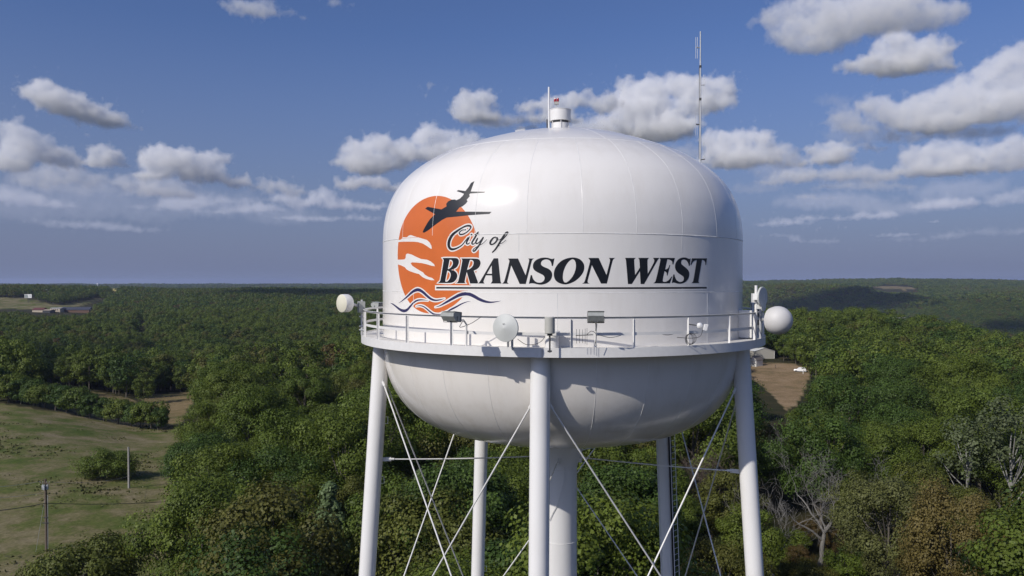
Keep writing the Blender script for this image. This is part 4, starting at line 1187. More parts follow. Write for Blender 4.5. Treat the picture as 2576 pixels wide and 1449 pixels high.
# open land (outlines as seen from the drone, mapped to the ground they lie on): kind, far depth, outline
OPEN = [
 ('grass', 260, [(-900,960),(-40,1005),(0,1015),(150,1037),(300,1064),(414,1085),(480,1072),(530,1100),(530,1200),(510,1300),(470,1420),(460,1470),(-1400,1470)]),
 ('dry', 420, [(55,955),(120,965),(200,980),(300,996),(352,1012),(395,1040),(415,1078),(412,1085),(300,1064),(200,1040),(80,1000)]),
 ('dry', 420, [(350,1000),(400,992),(490,984),(497,1000),(470,1030),(448,1078),(415,1080),(395,1040)]),
 ('dry', 700, [(620,966),(650,950),(720,930),(800,905),(804,913),(745,938),(690,956),(640,970)]),
 ('dry', 900, [(344,818),(372,814),(374,826),(346,831)]),
 ('grass', 1700, [(-40,748),(0,748),(70,752),(140,768),(200,760),(262,745),(268,749),(180,776),(130,782),(60,778),(0,776),(-40,776)]),
 ('brown', 420, [(1880,915),(1925,913),(1985,915),(2040,926),(2036,945),(2022,985),(2000,1022),(1975,1030),(1950,1000),(1905,962),(1880,950)]),
 ('gravel', 240, [(1752,1168),(1775,1135),(1796,1098),(1834,1096),(1830,1140),(1808,1185),(1780,1205)]),
 ('dry', 4500, [(2180,721),(2220,719),(2290,722),(2320,727),(2250,728)]), ('dry', 4500, [(2385,743),(2440,741),(2430,745),(2390,746)]),
]
def open_kind(px, py, dep):
    k = np.zeros(len(px), int)
    for i, (kind, far, poly) in enumerate(OPEN):
        m = inpoly(np.stack([px, py], 1), [poly]) & (dep < far)
        k[m] = {'grass': 1, 'dry': 2, 'brown': 3, 'dirt': 4, 'gravel': 5}[kind]
    return k

def ground_material():
    m, nt, b = mat_new('ground_cover')
    N, L = nt.nodes.new, nt.links.new
    at = N('ShaderNodeVertexColor'); at.layer_name = 'cover'
    sp = N('ShaderNodeSeparateColor'); L(at.outputs['Color'], sp.inputs[0])
    geo = N('ShaderNodeNewGeometry')
    def nz(scale, detail=6, rough=.6):
        n = N('ShaderNodeTexNoise'); n.inputs['Scale'].default_value = scale; n.inputs['Detail'].default_value = detail; n.inputs['Roughness'].default_value = rough
        L(geo.outputs['Position'], n.inputs['Vector']); return n.outputs['Fac']
    def ramp(f, stops):
        r_ = N('ShaderNodeValToRGB'); L(f, r_.inputs['Fac'])
        els = r_.color_ramp.elements
        while len(els) < len(stops): els.new(0.5)
        for e, (p, c) in zip(els, stops): e.position = p; e.color = (*c, 1)
        return r_.outputs['Color']
    def mix(f, a, b_):
        n = N('ShaderNodeMix'); n.data_type = 'RGBA'
        ins = [i for i in n.inputs if i.type == 'RGBA']
        if isinstance(f, float): n.inputs['Factor'].default_value = f
        else: L(f, n.inputs['Factor'])
        L(a, ins[0]); L(b_, ins[1])
        return [o for o in n.outputs if o.type == 'RGBA'][0]
    big, mid, fine = nz(.035, 5), nz(.16, 6), nz(2.2, 6, .7)
    def add(a, b_, k):
        n = N('ShaderNodeMath'); n.operation = 'MULTIPLY_ADD'; L(b_, n.inputs[0]); n.inputs[1].default_value = k; L(a, n.inputs[2]); return n.outputs[0]
    pm = add(add(mid, big, .9), fine, .35)
    def sc1(v):
        n = N('ShaderNodeMath'); n.operation = 'MULTIPLY_ADD'; L(v, n.inputs[0]); n.inputs[1].default_value = 1.35; n.inputs[2].default_value = -1.02; return n.outputs[0]
    forest = ramp(mid, [(.3, (.022, .028, .012)), (.6, (.05, .045, .022)), (.8, (.09, .065, .035))])
    grass = ramp(sc1(pm), [(.20, (.075, .105, .022)), (.38, (.110, .125, .036)), (.52, (.160, .145, .066)), (.74, (.225, .190, .112))])
    for_ = grass
    dry = ramp(sc1(pm), [(.30, (.125, .118, .048)), (.50, (.19, .145, .070)), (.72, (.24, .178, .095))])
    brown = ramp(sc1(pm), [(.30, (.20, .150, .078)), (.50, (.27, .190, .108)), (.72, (.31, .225, .135))])
    gravel = ramp(fine, [(.3, (.30, .29, .27)), (.7, (.44, .42, .40))])
    c = mix(sp.outputs[0], forest, grass)
    c = mix(sp.outputs[1], c, dry)
    c = mix(sp.outputs[2], c, brown)
    c = mix(at.outputs['Alpha'], c, gravel)
    # fine grass grain
    gr = N('ShaderNodeTexNoise'); gr.inputs['Scale'].default_value = 1.1; gr.inputs['Detail'].default_value = 9; gr.inputs['Roughness'].default_value = .8
    L(geo.outputs['Position'], gr.inputs['Vector'])
    mr = N('ShaderNodeMapRange'); L(gr.outputs['Fac'], mr.inputs[0]); mr.inputs[1].default_value = .3; mr.inputs[2].default_value = .7; mr.inputs[3].default_value = .62; mr.inputs[4].default_value = 1.3
    hs = N('ShaderNodeHueSaturation'); L(c, hs.inputs['Color']); L(mr.outputs[0], hs.inputs['Value'])
    L(hs.outputs[0], b.inputs['Base Color'])
    bp = N('ShaderNodeBump'); bp.inputs['Strength'].default_value = .8; bp.inputs['Distance'].default_value = .12
    L(gr.outputs['Fac'], bp.inputs['Height']); L(bp.outputs[0], b.inputs['Normal'])
    b.inputs['Roughness'].default_value = .95; b.inputs['Specular IOR Level'].default_value = .1
    return m

def build_ground():
    fine = np.arange(-38, 38.01, .2)
    azs = R(1) * np.concatenate([np.arange(-180, -38, 3.0), fine, np.arange(41, 180, 3.0)])
    ds = np.concatenate([[1, 8, 20], np.exp(np.linspace(math.log(32), math.log(13000), 330))])
    A, D = np.meshgrid(azs, ds)
    x, y = D * np.sin(A), D * np.cos(A)
    z = ground_rel(x, y)
    P = np.stack([x + CAMX, y + CAMY, z + EYE], -1).reshape(-1, 3)
    na, nd = len(azs), len(ds)
    i = np.arange(nd - 1)[:, None]; k = np.arange(na)[None, :]; k2 = (k + 1) % na
    F = np.stack([i * na + k + 0 * k2, (i + 1) * na + k + 0 * k2, (i + 1) * na + k2, i * na + k2], -1).reshape(-1, 4)
    c = len(P); P = np.vstack([P, [CAMX, CAMY, EYE - 34.0]])
    fan = np.array([[c, kk, (kk + 1) % na, (kk + 1) % na] for kk in range(na)])
    me = bpy.data.meshes.new('ground')
    faces = [tuple(q) for q in F.tolist()] + [(c, (kk + 1) % na, kk) for kk in range(na)]
    me.from_pydata(P.tolist(), [], [tuple(reversed(f)) for f in faces])
    me.polygons.foreach_set('use_smooth', [True] * len(me.polygons))
    px, py, dep = project_np(P[:, 0], P[:, 1], P[:, 2])
    kind = np.zeros(len(P), int); ok = dep > 5
    kind[ok] = open_kind(px[ok], py[ok], dep[ok])
    col = np.zeros((len(P), 4), np.float32)
    col[kind >= 1, 0] = 1; col[kind == 2, 1] = 1; col[(kind == 3) | (kind == 4), 2] = 1; col[kind == 5, 3] = 1
    ca_ = me.color_attributes.new('cover', 'FLOAT_COLOR', 'POINT'); ca_.data.foreach_set('color', col.ravel())
    me.materials.append(ground_material())
    o = bpy.data.objects.new('ground', me); COL.objects.link(o); tag(o, kind='structure')
    return o
build_ground()

# ------------------------------------------------------------------ foliage
def leaf_mat(name, cols, trans=0.30):
    m, nt, b = mat_new(name)
    N, L = nt.nodes.new, nt.links.new
    oi = N('ShaderNodeObjectInfo')
    at = N('ShaderNodeAttribute'); at.attribute_name = 'leaf'
    ad = N('ShaderNodeMath'); ad.operation = 'MULTIPLY_ADD'; L(oi.outputs['Random'], ad.inputs[0]); ad.inputs[1].default_value = .72
    ml = N('ShaderNodeMath'); ml.operation = 'MULTIPLY'; L(at.outputs['Fac'], ml.inputs[0]); ml.inputs[1].default_value = .28
    L(ml.outputs[0], ad.inputs[2])
    cr = N('ShaderNodeValToRGB'); L(ad.outputs[0], cr.inputs['Fac'])
    els = cr.color_ramp.elements
    while len(els) < len(cols): els.new(.5)
    for i, (e, c) in enumerate(zip(els, cols)): e.position = i / (len(cols) - 1); e.color = (*c, 1)
    mr = N('ShaderNodeMapRange'); L(at.outputs['Fac'], mr.inputs[0]); mr.inputs[3].default_value = .62; mr.inputs[4].default_value = 1.38
    hs = N('ShaderNodeHueSaturation'); L(cr.outputs[0], hs.inputs['Color']); L(mr.outputs[0], hs.inputs['Value'])
    L(hs.outputs[0], b.inputs['Base Color'])
    b.inputs['Roughness'].default_value = .55; b.inputs['Specular IOR Level'].default_value = .25
    tr = N('ShaderNodeBsdfTranslucent'); L(hs.outputs[0], tr.inputs['Color'])
    mx = N('ShaderNodeMixShader'); mx.inputs[0].default_value = trans
    L(b.outputs[0], mx.inputs[1]); L(tr.outputs[0], mx.inputs[2])
    L(mx.outputs[0], nt.nodes['Material Output'].inputs['Surface'])
    return m
LEAF = {
 'green': leaf_mat('green_leaves', [(.070, .106, .016), (.090, .130, .018), (.120, .156, .022), (.102, .142, .022), (.136, .164, .028)]),
 'dark': leaf_mat('dark_green_leaves', [(.048, .088, .017), (.060, .102, .018), (.070, .114, .021)]),
 'olive': leaf_mat('olive_leaves', [(.094, .118, .022), (.120, .134, .026), (.116, .114, .026), (.136, .142, .030)]),
 'rust': leaf_mat('rust_leaves', [(.110, .075, .026), (.125, .080, .030), (.105, .086, .026), (.115, .065, .028)]),
 'gold': leaf_mat('golden_brown_leaves', [(.140, .124, .034), (.168, .138, .042), (.150, .116, .036)]),
 'tan': leaf_mat('tan_olive_leaves', [(.112, .124, .036), (.128, .136, .044), (.105, .116, .032)]),
 'grey': leaf_mat('grey_green_leaves', [(.10, .125, .055), (.12, .145, .065), (.15, .17, .085)]),
 'pale': leaf_mat('pale_green_leaves', [(.13, .19, .075), (.16, .22, .095), (.19, .24, .115)]),
}
M_BARK = plain('grey_bark', (.12, .105, .085), .9, scale=5, bump=.5)
M_DEAD = plain('bare_grey_bark', (.19, .18, .165), .85, scale=5, bump=.4)
M_BIRCH = plain('pale_bark', (.27, .265, .24), .8, scale=5, bump=.3)

def quads_to_mesh(name, C, U, V, val, mats, extra=None):
    """leaf quads: centres C, half axes U, V (n,3); val per leaf"""
    n = len(C)
    P = np.empty((n, 4, 3), np.float32)
    P[:, 0] = C - U - V * .6; P[:, 1] = C + U * .5 - V; P[:, 2] = C + U + V * .5; P[:, 3] = C - U * .4 + V
    verts = P.reshape(-1, 3); base = 0
    me = bpy.data.meshes.new(name)
    ev, ef = ([], []) if extra is None else (extra.v, extra.f)
    nv = len(ev)
    allv = np.vstack([np.array(ev, np.float32).reshape(-1, 3), verts]) if nv else verts
    me.vertices.add(len(allv)); me.vertices.foreach_set('co', allv.ravel())
    el = [i for f in ef for i in f]
    loops = np.concatenate([np.array(el, np.int32), np.arange(n * 4, dtype=np.int32) + nv])
    sizes = np.concatenate([np.array([len(f) for f in ef], np.int32), np.full(n, 4, np.int32)])
    starts = np.concatenate([[0], np.cumsum(sizes)[:-1]]).astype(np.int32)
    me.loops.add(len(loops)); me.loops.foreach_set('vertex_index', loops)
    me.polygons.add(len(sizes)); me.polygons.foreach_set('loop_start', starts)
    mi = np.concatenate([np.ones(len(ef), np.int32), np.zeros(n, np.int32)]) if nv else np.zeros(n, np.int32)
    me.polygons.foreach_set('material_index', mi)
    a = me.attributes.new('leaf', 'FLOAT', 'POINT')
    a.data.foreach_set('value', np.concatenate([np.full(nv, .5), np.repeat(val, 4)]).astype(np.float32))
    for m in mats: me.materials.append(m)
    me.update(calc_edges=True)
    return me

def crown_leaves(rng, h, rx, base, nclump, nleaf, size, shape='round', hollow=.55, low=-.62):
    """leaf clusters spread through an uneven crown; returns arrays"""
    cz = (h + base) / 2; rz = (h - base) / 2
    # a few lobes make the outline uneven
    nl = rng.integers(4, 7)
    lobe = rng.normal(size=(nl, 3)); lobe /= np.linalg.norm(lobe, axis=1)[:, None]; lobe[:, 2] = np.abs(lobe[:, 2]) * .8
    Cc, Rr = [], []
    while len(Cc) < nclump:
        d = rng.normal(size=3); d /= np.linalg.norm(d)
        if d[2] < low: continue
        rad = hollow + (1 - hollow) * rng.random() ** .6
        bump = .78 + .34 * np.max(lobe @ d) ** 2
        t = d[2] * rad * bump
        wid = 1.0
        if shape == 'cone': wid = np.clip(.95 - .75 * (t + .3), .18, 1.1)
        elif shape == 'round': wid = 1.0 if t > 0 else 1.0 + .12 * t
        Cc.append((d[0] * rad * bump * rx * wid, d[1] * rad * bump * rx * wid, cz + t * rz)); Rr.append(rx * rng.uniform(.20, .36) * (1 if shape != 'cone' else .8))
    Cc = np.array(Cc); Rr = np.array(Rr)
    idx = rng.integers(0, nclump, nclump * nleaf)
    d = rng.normal(size=(len(idx), 3)); d[:, 2] = d[:, 2] * .75 + .22; d /= np.linalg.norm(d, axis=1)[:, None]
    C = Cc[idx] + d * (Rr[idx] * rng.uniform(.62, 1.08, len(idx)))[:, None] * np.array([1, 1, .82])
    nrm = d * 1.15 + (Cc[idx] - np.array([0, 0, cz])) / rx * .45 + rng.normal(size=d.shape) * .40 + np.array([0, 0, .25]); nrm /= np.linalg.norm(nrm, axis=1)[:, None]
    a = np.cross(nrm, rng.normal(size=d.shape)); a /= np.linalg.norm(a, axis=1)[:, None]; b = np.cross(nrm, a)
    s = size * rng.uniform(.6, 1.3, len(idx)) * .5
    clump_val = rng.random(nclump)
    val = np.clip(.5 * clump_val[idx] + .5 * rng.random(len(idx)), 0, 1)
    return C, a * s[:, None], b * (s * rng.uniform(.6, 1.0, len(idx)))[:, None], val, Cc

def limb(mb, p, d, L_, r0, depth, rng, spread=.55, n=5, gnarl=.18, minr=.012, up=.12, sides=(7, 6, 5, 4, 3, 3, 3)):
    pts, rad = [p.copy()], [r0]
    for i in range(n):
        d = (d + Vector(rng.normal(size=3)) * gnarl + Vector((0, 0, up))).normalized()
        pts.append(pts[-1] + d * (L_ / n)); rad.append(max(minr * .6, r0 * (1 - .62 * (i + 1) / n)))
    lv = len(sides) - 1 - depth
    mb.tube(pts, rad, sides[max(0, min(lv, len(sides) - 1))], False)
    if depth <= 0: return
    nb = rng.integers(2, 5)
    for b in range(nb):
        k = int(rng.integers(max(1, n // 2 - 1), n + 1)); 
        if b == 0: k = n
        ax = Vector(rng.normal(size=3)).cross(d)
        if ax.length < 1e-3: continue
        nd = (Matrix.Rotation(rng.uniform(.35, 1.0) * spread * 1.6, 3, ax.normalized()) @ d).normalized()
        limb(mb, pts[k], nd, L_ * rng.uniform(.55, .80), max(minr, rad[k] * rng.uniform(.6, .85)), depth - 1, rng, spread, max(3, n - 1), gnarl, minr, up, sides)

def trunk_shape(rng, h, base, rx, centers, r0=.2):
    mb = MB()
    top = h * .72
    pts = [Vector((0, 0, -.4))]; x = y = 0
    for t in np.linspace(.12, 1, 6):
        x += rng.normal() * .12; y += rng.normal() * .12; pts.append(Vector((x, y, top * t)))
    mb.tube(pts, [r0 * 1.5] + [r0 * (1 - .75 * t) for t in np.linspace(.05, 1, 6)], 8, False)
    for q in centers[:: max(1, len(centers) // 9)]:
        q = Vector(q); k = int(np.clip(np.interp(q.z * .62, [p.z for p in pts], range(len(pts))), 1, len(pts) - 1)); s = pts[k]
        mid = s.lerp(q, .5) + Vector((0, 0, -.25))
        mb.tube([s, mid, q], [r0 * .42, r0 * .28, r0 * .1], 5, False)
    return mb

TREES = {}
def proto_tree(key, seed, h, rx, base, nclump, nleaf, size, leaf, shape='round', bark=None, r0=.2, hollow=.55, low=-.62):
    rng = np.random.default_rng(seed)
    C, U, V, val, cen = crown_leaves(rng, h, rx, base, nclump, nleaf, size, shape, hollow, low)
    cm_ = quads_to_mesh('crown', C, U, V, val, [LEAF[leaf]])
    tm_ = trunk_shape(rng, h, base, rx, cen, r0).mesh('trunk', bark or M_BARK, True, False)
    TREES[key] = (tm_, cm_, h, rx, base)
for i in range(5): proto_tree('green%d' % i, 100 + i, (13.0, 12.2, 14.0, 11.5, 13.4)[i], (4.6, 4.3, 4.9, 4.4, 4.1)[i], (3.2, 2.8, 3.6, 2.6, 3.4)[i], (62, 58, 68, 60, 56)[i], 330, .185, 'green')
for i in range(2): proto_tree('dark%d' % i, 130 + i, 12.8, 4.5, 2.6, 60, 320, .18, 'dark')
for i in range(3): proto_tree('olive%d' % i, 140 + i, (11.6, 12.6, 11)[i], 4.3, 2.6, 56, 310, .18, 'olive')
for i in range(2): proto_tree('rust%d' % i, 150 + i, 11.4, 3.9, 3.0, 48, 250, .18, 'rust')
proto_tree('gold0', 160, 12.6, 4.4, 2.4, 70, 420, .15, 'gold')
proto_tree('tan0', 161, 12.6, 4.4, 2.4, 70, 400, .155, 'tan')
proto_tree('pale0', 170, 12.5, 2.9, 1.2, 52, 95, .34, 'pale', 'cone', M_BIRCH)
proto_tree('bush0', 180, 6.2, 4.6, -.6, 84, 230, .21, 'green', hollow=.5, low=-.8)
proto_tree('bush1', 181, 6.0, 5.0, -.6, 80, 170, .24, 'olive', hollow=.55, low=-.35)
for i in range(3): proto_tree('hedge%d' % i, 185 + i, (7.6, 7.0, 8.2)[i], (3.7, 4.0, 3.6)[i], -.3, 56, 120, .30, ('dark', 'green', 'dark')[i], low=-.7)
proto_tree('small0', 182, 7.6, 3.3, .9, 44, 110, .28, 'dark'); proto_tree('small1', 183, 7.0, 3.0, .8, 42, 110, .28, 'green'); proto_tree('small2', 184, 6.6, 2.9, 1.4, 40, 100, .28, 'olive')
proto_tree('birch0', 190, 14.5, 3.6, 4.0, 40, 52, .26, 'grey', 'round', M_BIRCH, .19, .35)

def plant_tree(name, key, X, Y, s, rz, label, cat, group=None, sz=None, zoff=0.0):
    t = empty(name, (X, Y, gz(X, Y) + zoff), label, cat, group, rz)
    t.scale = (s, s, s * (sz or 1))
    tm_, cm_ = TREES[key][:2]
    for nm, me in (('trunk', tm_), ('crown', cm_)):
        o = bpy.data.objects.new(nm, me); COL.objects.link(o); o.parent = t
    return t

PLACED = []       # x, y, radius of planted trees
KEEP = []         # (outline, depth): nothing nearer than depth may cover it
GRASS_EDGE = [(-900,960),(-40,1005),(0,1015),(150,1037),(300,1064),(404,1085),(385,1150),(352,1250),(345,1330),(325,1420),(322,1470),(-1400,1470)]
KEEP.append((GRASS_EDGE, 260))
for kind, far, poly in OPEN[1:]:
    KEEP.append((poly, far))
KEEP += [([(1990,1110),(2160,1080),(2180,1230),(2130,1449),(2010,1449),(1985,1250)], 93),
         ([(78,772),(228,771),(228,786),(78,787)], 1060), ([(1876,868),(1945,868),(1945,925),(1876,925)], 398), ([(200,1125),(345,1125),(345,1210),(200,1210)], 138),
         ([(2248,792),(2270,792),(2270,815),(2248,815)], 700), ([(804,783),(964,783),(964,786.5),(804,786.5)], 890), ([(278,722),(297,722),(297,731),(278,731)], 1690), ([(110,725),(126,725),(126,731),(110,731)], 1420), ([(60,738),(83,738),(83,763),(60,763)], 1290), ([(242,710),(249,710),(249,718.5),(242,718.5)], 2890),
         ([(790,1195),(860,1195),(860,1300),(790,1300)], 84), ([(2500,1010),(2576,1010),(2576,1180),(2500,1180)], 104), ([(2270,1215),(2480,1215),(2480,1449),(2300,1449)], 66)]
def tree_spec(x, top, base_y=None, depth=None, sc=None):
    if base_y is not None:
        g_ = ground_at(x, base_y); return g_.x, g_.y, project(g_)[2]
    v = ray(x, top); dep = v.y * _cp - v.z * _sp
    X, Y = CAMX + v.x * depth / dep, CAMY + v.y * depth / dep
    return X, Y, depth
def special(name, key, x, top, label, cat, base_y=None, depth=None, rz=0.0, wide=1.0):
    X, Y, dep = tree_spec(x, top, base_y, depth)
    ztop = at_px(x, top, dep).z
    h_ = max(1.5, ztop - gz(X, Y)); s = h_ / TREES[key][2]
    PLACED.append((X, Y, TREES[key][3] * s * wide * .8))
    return plant_tree(name, key, X, Y, s * wide, rz, label, cat, sz=1 / wide)
special('round_bush', 'bush0', 270, 1132, 'round dark green bush alone in the grass field by the bare pole', 'bush', base_y=1203, wide=1.38)
special('olive_bush', 'bush1', 205, 1368, 'wide olive green bush at the bottom left in front of the utility pole', 'bush', depth=82, wide=1.0)
special('lone_tree', 'small1', 326, 937, 'small light green tree standing alone where the brown tracks meet', 'tree', base_y=992)
hedge = [(-6,936,1018),(22,950,1022),(52,962,1026),(84,966,1030),(112,976,1034),(140,976,1036),(168,982,1042),(196,984,1046),(226,998,1052),(262,1012,1062),(296,1012,1066),(330,1024,1072),(352,1022,1074),(380,1020,1082),(398,1040,1086)]
ORD = 'first second third fourth fifth sixth seventh eighth ninth tenth eleventh twelfth thirteenth fourteenth last'.split()
for i, (x, tp, by) in enumerate(hedge):
    X, Y, dep = tree_spec(x, tp, None, 234 - 20 * i / 14)
    key = 'hedge%d' % (i % 3)
    ztop = at_px(x, tp - 6, dep).z; s = max(.7, (ztop - gz(X, Y)) / TREES[key][2])
    PLACED.append((X, Y, 2.2))
    plant_tree('hedge_tree', key, X, Y, s * 1.1, i * 1.3, 'low bushy tree of the field hedge row, %s from the left' % ORD[i], 'tree', 'trees of the hedge row in the left field')
special('pale_tree', 'pale0', 824, 1196, 'pale silvery green cone shaped tree left of the left tower leg', 'tree', depth=84, wide=.95)
special('pale_tree', 'pale0', 1058, 1168, 'pale green cone shaped tree seen between the left leg and the thin back leg', 'tree', depth=92, rz=2.0)
special('yellow_tree', 'olive1', 898, 1190, 'yellowish tree half hidden right behind the left tower leg', 'tree', depth=88, rz=1.0, wide=.7)
special('golden_tree', 'gold0', 2400, 1215, 'golden brown tree at the bottom right behind the round shadow', 'tree', depth=72, rz=.5, wide=.82)
special('tan_tree', 'tan0', 2228, 1188, 'tan and olive tree right of the bare grey tree', 'tree', depth=80, rz=3.2, wide=.9)
special('birch_tree', 'birch0', 2545, 985, 'pale thin leaved tree with grey trunk at the right picture edge', 'tree', depth=104)
special('birch_tree', 'birch0', 2440, 1030, 'pale thin leaved tree with several grey trunks left of the one at the edge', 'tree', depth=108, rz=2.4, wide=1.1)
# bare trees
def bare_tree(name, X, Y, h, seed, label, mat, lean=(0, 0), depth=5, spread=.55, r0=.26):
    rng = np.random.default_rng(seed)
    t = empty(name, (X, Y, gz(X, Y)), label, 'tree')
    mb = MB()
    n = 5; pts = [Vector((0, 0, -.3))]
    for k in range(1, n + 1): pts.append(Vector((lean[0] * k / n + rng.normal() * .1, lean[1] * k / n + rng.normal() * .1, h * .30 * k / n)))
    mb.tube(pts, [r0 * (1.25 - .45 * k / n) for k in range(n + 1)], 9, False)
    mb.build('trunk', mat, t, smooth=True, fix=False)
    for b in range(5):
        a = b * 2 * math.pi / 5 + rng.normal() * .3; el_ = rng.uniform(.55, 1.15)
        d = Vector((math.cos(a) * math.cos(el_), math.sin(a) * math.cos(el_), math.sin(el_)))
        m2 = MB(); limb(m2, pts[-1 - (b % 2)] , d, h * rng.uniform(.26, .36), r0 * .55, depth - 1, rng, spread, 6, .20, .014, .07)
        m2.build('limb', mat, t, smooth=True, fix=False)
    # move pieces into place (they were modelled at the origin)
    for ch in t.children: ch.matrix_parent_inverse = Matrix()
    PLACED.append((X, Y, 2.5))
    return t
g_ = ground_at(2062, 1442); bare_tree('bare_tree', g_.x, g_.y, 15.5, 11, 'leafless grey tree with forked trunk at the lower right', M_DEAD, (.4, 0), 6, .66, .27)
X, Y, _d = tree_spec(1990, 1250, depth=84); bare_tree('bare_tree', X, Y, 12.5, 12, 'slanting dead grey tree left of the forked leafless tree', M_DEAD, (-2.4, .6), 5, .5, .2)
X, Y, _d = tree_spec(2040, 1090, depth=128); bare_tree('bare_tree', X, Y, 14.5, 14, 'leafless tree top poking out of the green canopy at right', M_DEAD, (.2, .2), 5, .5, .2)
X, Y, _d = tree_spec(1790, 1250, depth=100); bare_tree('brushy_tree', X, Y, 13, 15, 'brown twiggy tree nearly bare between the right leg and the back leg', plain('brown_twigs', (.13, .10, .075), .9), (.1, .2), 6, .7, .18)

# low shrubs round the feet of the bare trees
for i, (x, y, key, h_) in enumerate([(1968,1436,'hedge1',3.4),(2012,1462,'rust0',4.6),(2040,1490,'bush1',3.2),(2098,1425,'rust1',4.8),(2122,1470,'hedge1',3.6),(2030,1385,'rust0',4.4),(1935,1470,'bush1',3.0),(2150,1440,'hedge2',3.8),(1990,1400,'hedge1',3.4),(2075,1500,'hedge2',2.6)]):
    g_ = ground_at(x, y); PLACED.append((g_.x, g_.y, .6)); sc0 = h_ / TREES[key][2]
    plant_tree('shrub', key, g_.x, g_.y, sc0, i * 1.7, ('rusty brown low shrub' if key[:4] == 'rust' else 'green low shrub') + ' at the foot of the bare forked tree', 'shrub', ('rusty' if key[:4] == 'rust' else 'green') + ' shrubs under the bare trees', sz=1.0 if key[:4] != 'rust' else .9)

# --- rejection test for the wood
def crown_blocked(X, Y, zb, h_, rx):
    n = len(X); bad = np.zeros(n, bool)
    h_ = h_ * 1.12; rx = rx * 1.22
    cz = zb + h_ * .60; hz = h_ * .40
    gx, gy, gd = project_np(X, Y, zb)
    # standing on open land
    k = open_kind(gx, gy, gd); inside = (gd < 260) & inpoly(np.stack([gx, gy], 1), [GRASS_EDGE])
    bad |= (k > 1) | inside | ((k == 1) & (gd > 260))
    for fx, fz in ((0, 0), (0, 1), (-.8, .5), (.8, .5), (-1, 0), (1, 0), (-.7, -.7), (.7, -.7), (0, .5)):
        px, py, dep = project_np(X + fx * rx, Y, cz + fz * hz)
        for poly, far in KEEP:
            bad |= inpoly(np.stack([px, py], 1), [poly]) & (dep < far)
    return bad
def jitter_grid(rmin, rmax, step, azmax, seed):
    rng = np.random.default_rng(seed)
    xs = np.arange(-rmax, rmax, step); A, B = np.meshgrid(xs, np.arange(0, rmax, step))
    x = A.ravel() + rng.uniform(-.42, .42, A.size) * step; y = B.ravel() + rng.uniform(-.42, .42, A.size) * step
    d = np.hypot(x, y); m = (d > rmin) & (d < rmax) & (np.abs(np.arctan2(x, y)) < R(azmax))
    return x[m] + CAMX, y[m] + CAMY, rng
def patchy(X, Y): return fbm(X / 55 + 7, Y / 55, 31, 3)

X, Y, rng = jitter_grid(48, 950, 7.5, 37, 5)
zb = ground_rel(X - CAMX, Y - CAMY) + EYE
sc_ = .80 + .72 * rng.random(len(X)) ** 1.3; hh = 12.6 * sc_; rx = 4.3 * sc_
bad = crown_blocked(X, Y, zb, hh, rx)
bad |= np.hypot(X, Y) < 17                                   # the tower's own clearing
for (a, b_, r_) in PLACED: bad |= np.hypot(X - a, Y - b_) < r_ + 1.6
# the hedge field behind the grass: keep low in front of the far brown strips
X, Y, zb, sc_ = X[~bad], Y[~bad], zb[~bad], sc_[~bad]
px, py, dep = project_np(X, Y, zb + 9 * sc_)
pyt = project_np(X, Y, zb + 13.5 * sc_)[1]
u = rng.random(len(X)); pn = patchy(X, Y)
kindv = np.full(len(X), 'green', dtype=object)
kindv[u < .16] = 'dark'
kindv[(u > .70 - pn * .35)] = 'olive'
kindv[(u > .98)] = 'rust'
nearR = (dep < 240); kindv[nearR & (u > .50) & (u < .62) & (px > 900) & (px < 1950)] = 'olive'
inview = (px > -60 - 13000 / np.maximum(dep, 30)) & (px < 2636 + 13000 / np.maximum(dep, 30)) & (pyt < 1470) & (dep > 40)
order = np.argsort(dep); cand = [i for i in order if inview[i]]
N_IND = 284
indiv = set(cand[:N_IND])
KN = {'green': 'leafy green', 'dark': 'dark green', 'olive': 'olive green', 'rust': 'rusty brown'}
COLS = [(-999, 'by the grass field edge'), (560, 'just left of the left leg'), (880, 'between left leg and thin back leg'), (1190, 'between thin back leg and front leg'),
        (1372, 'between centre column and right back leg'), (1660, 'between right back leg and right leg'), (1890, 'just right of the right leg'), (2160, 'right of the bare forked tree'), (2400, 'near the right picture edge')]
for n_, i in enumerate(cand[:N_IND]):
    k = kindv[i]; cnt = {'green': 5, 'dark': 2, 'olive': 3, 'rust': 2}[k]
    key = k + str(int(rng.integers(0, cnt)))
    place = [t for x0, t in COLS if px[i] >= x0][-1]
    row = 'at bottom edge' if py[i] > 1330 else ('in middle rows' if py[i] > 1190 else 'further back')
    big_ = 'large ' if sc_[i] > 1.12 else ('small ' if sc_[i] < .86 else '')
    nm = '%s%s tree %s, %s' % (big_, KN[k], row, place)
    plant_tree({'green': 'green_tree', 'dark': 'dark_green_tree', 'olive': 'olive_tree', 'rust': 'rusty_tree'}[k], key, X[i], Y[i], sc_[i], rng.uniform(0, 6.28), nm, 'tree',
               nm.replace(' tree ', ' trees ', 1), sz=rng.uniform(.92, 1.1))

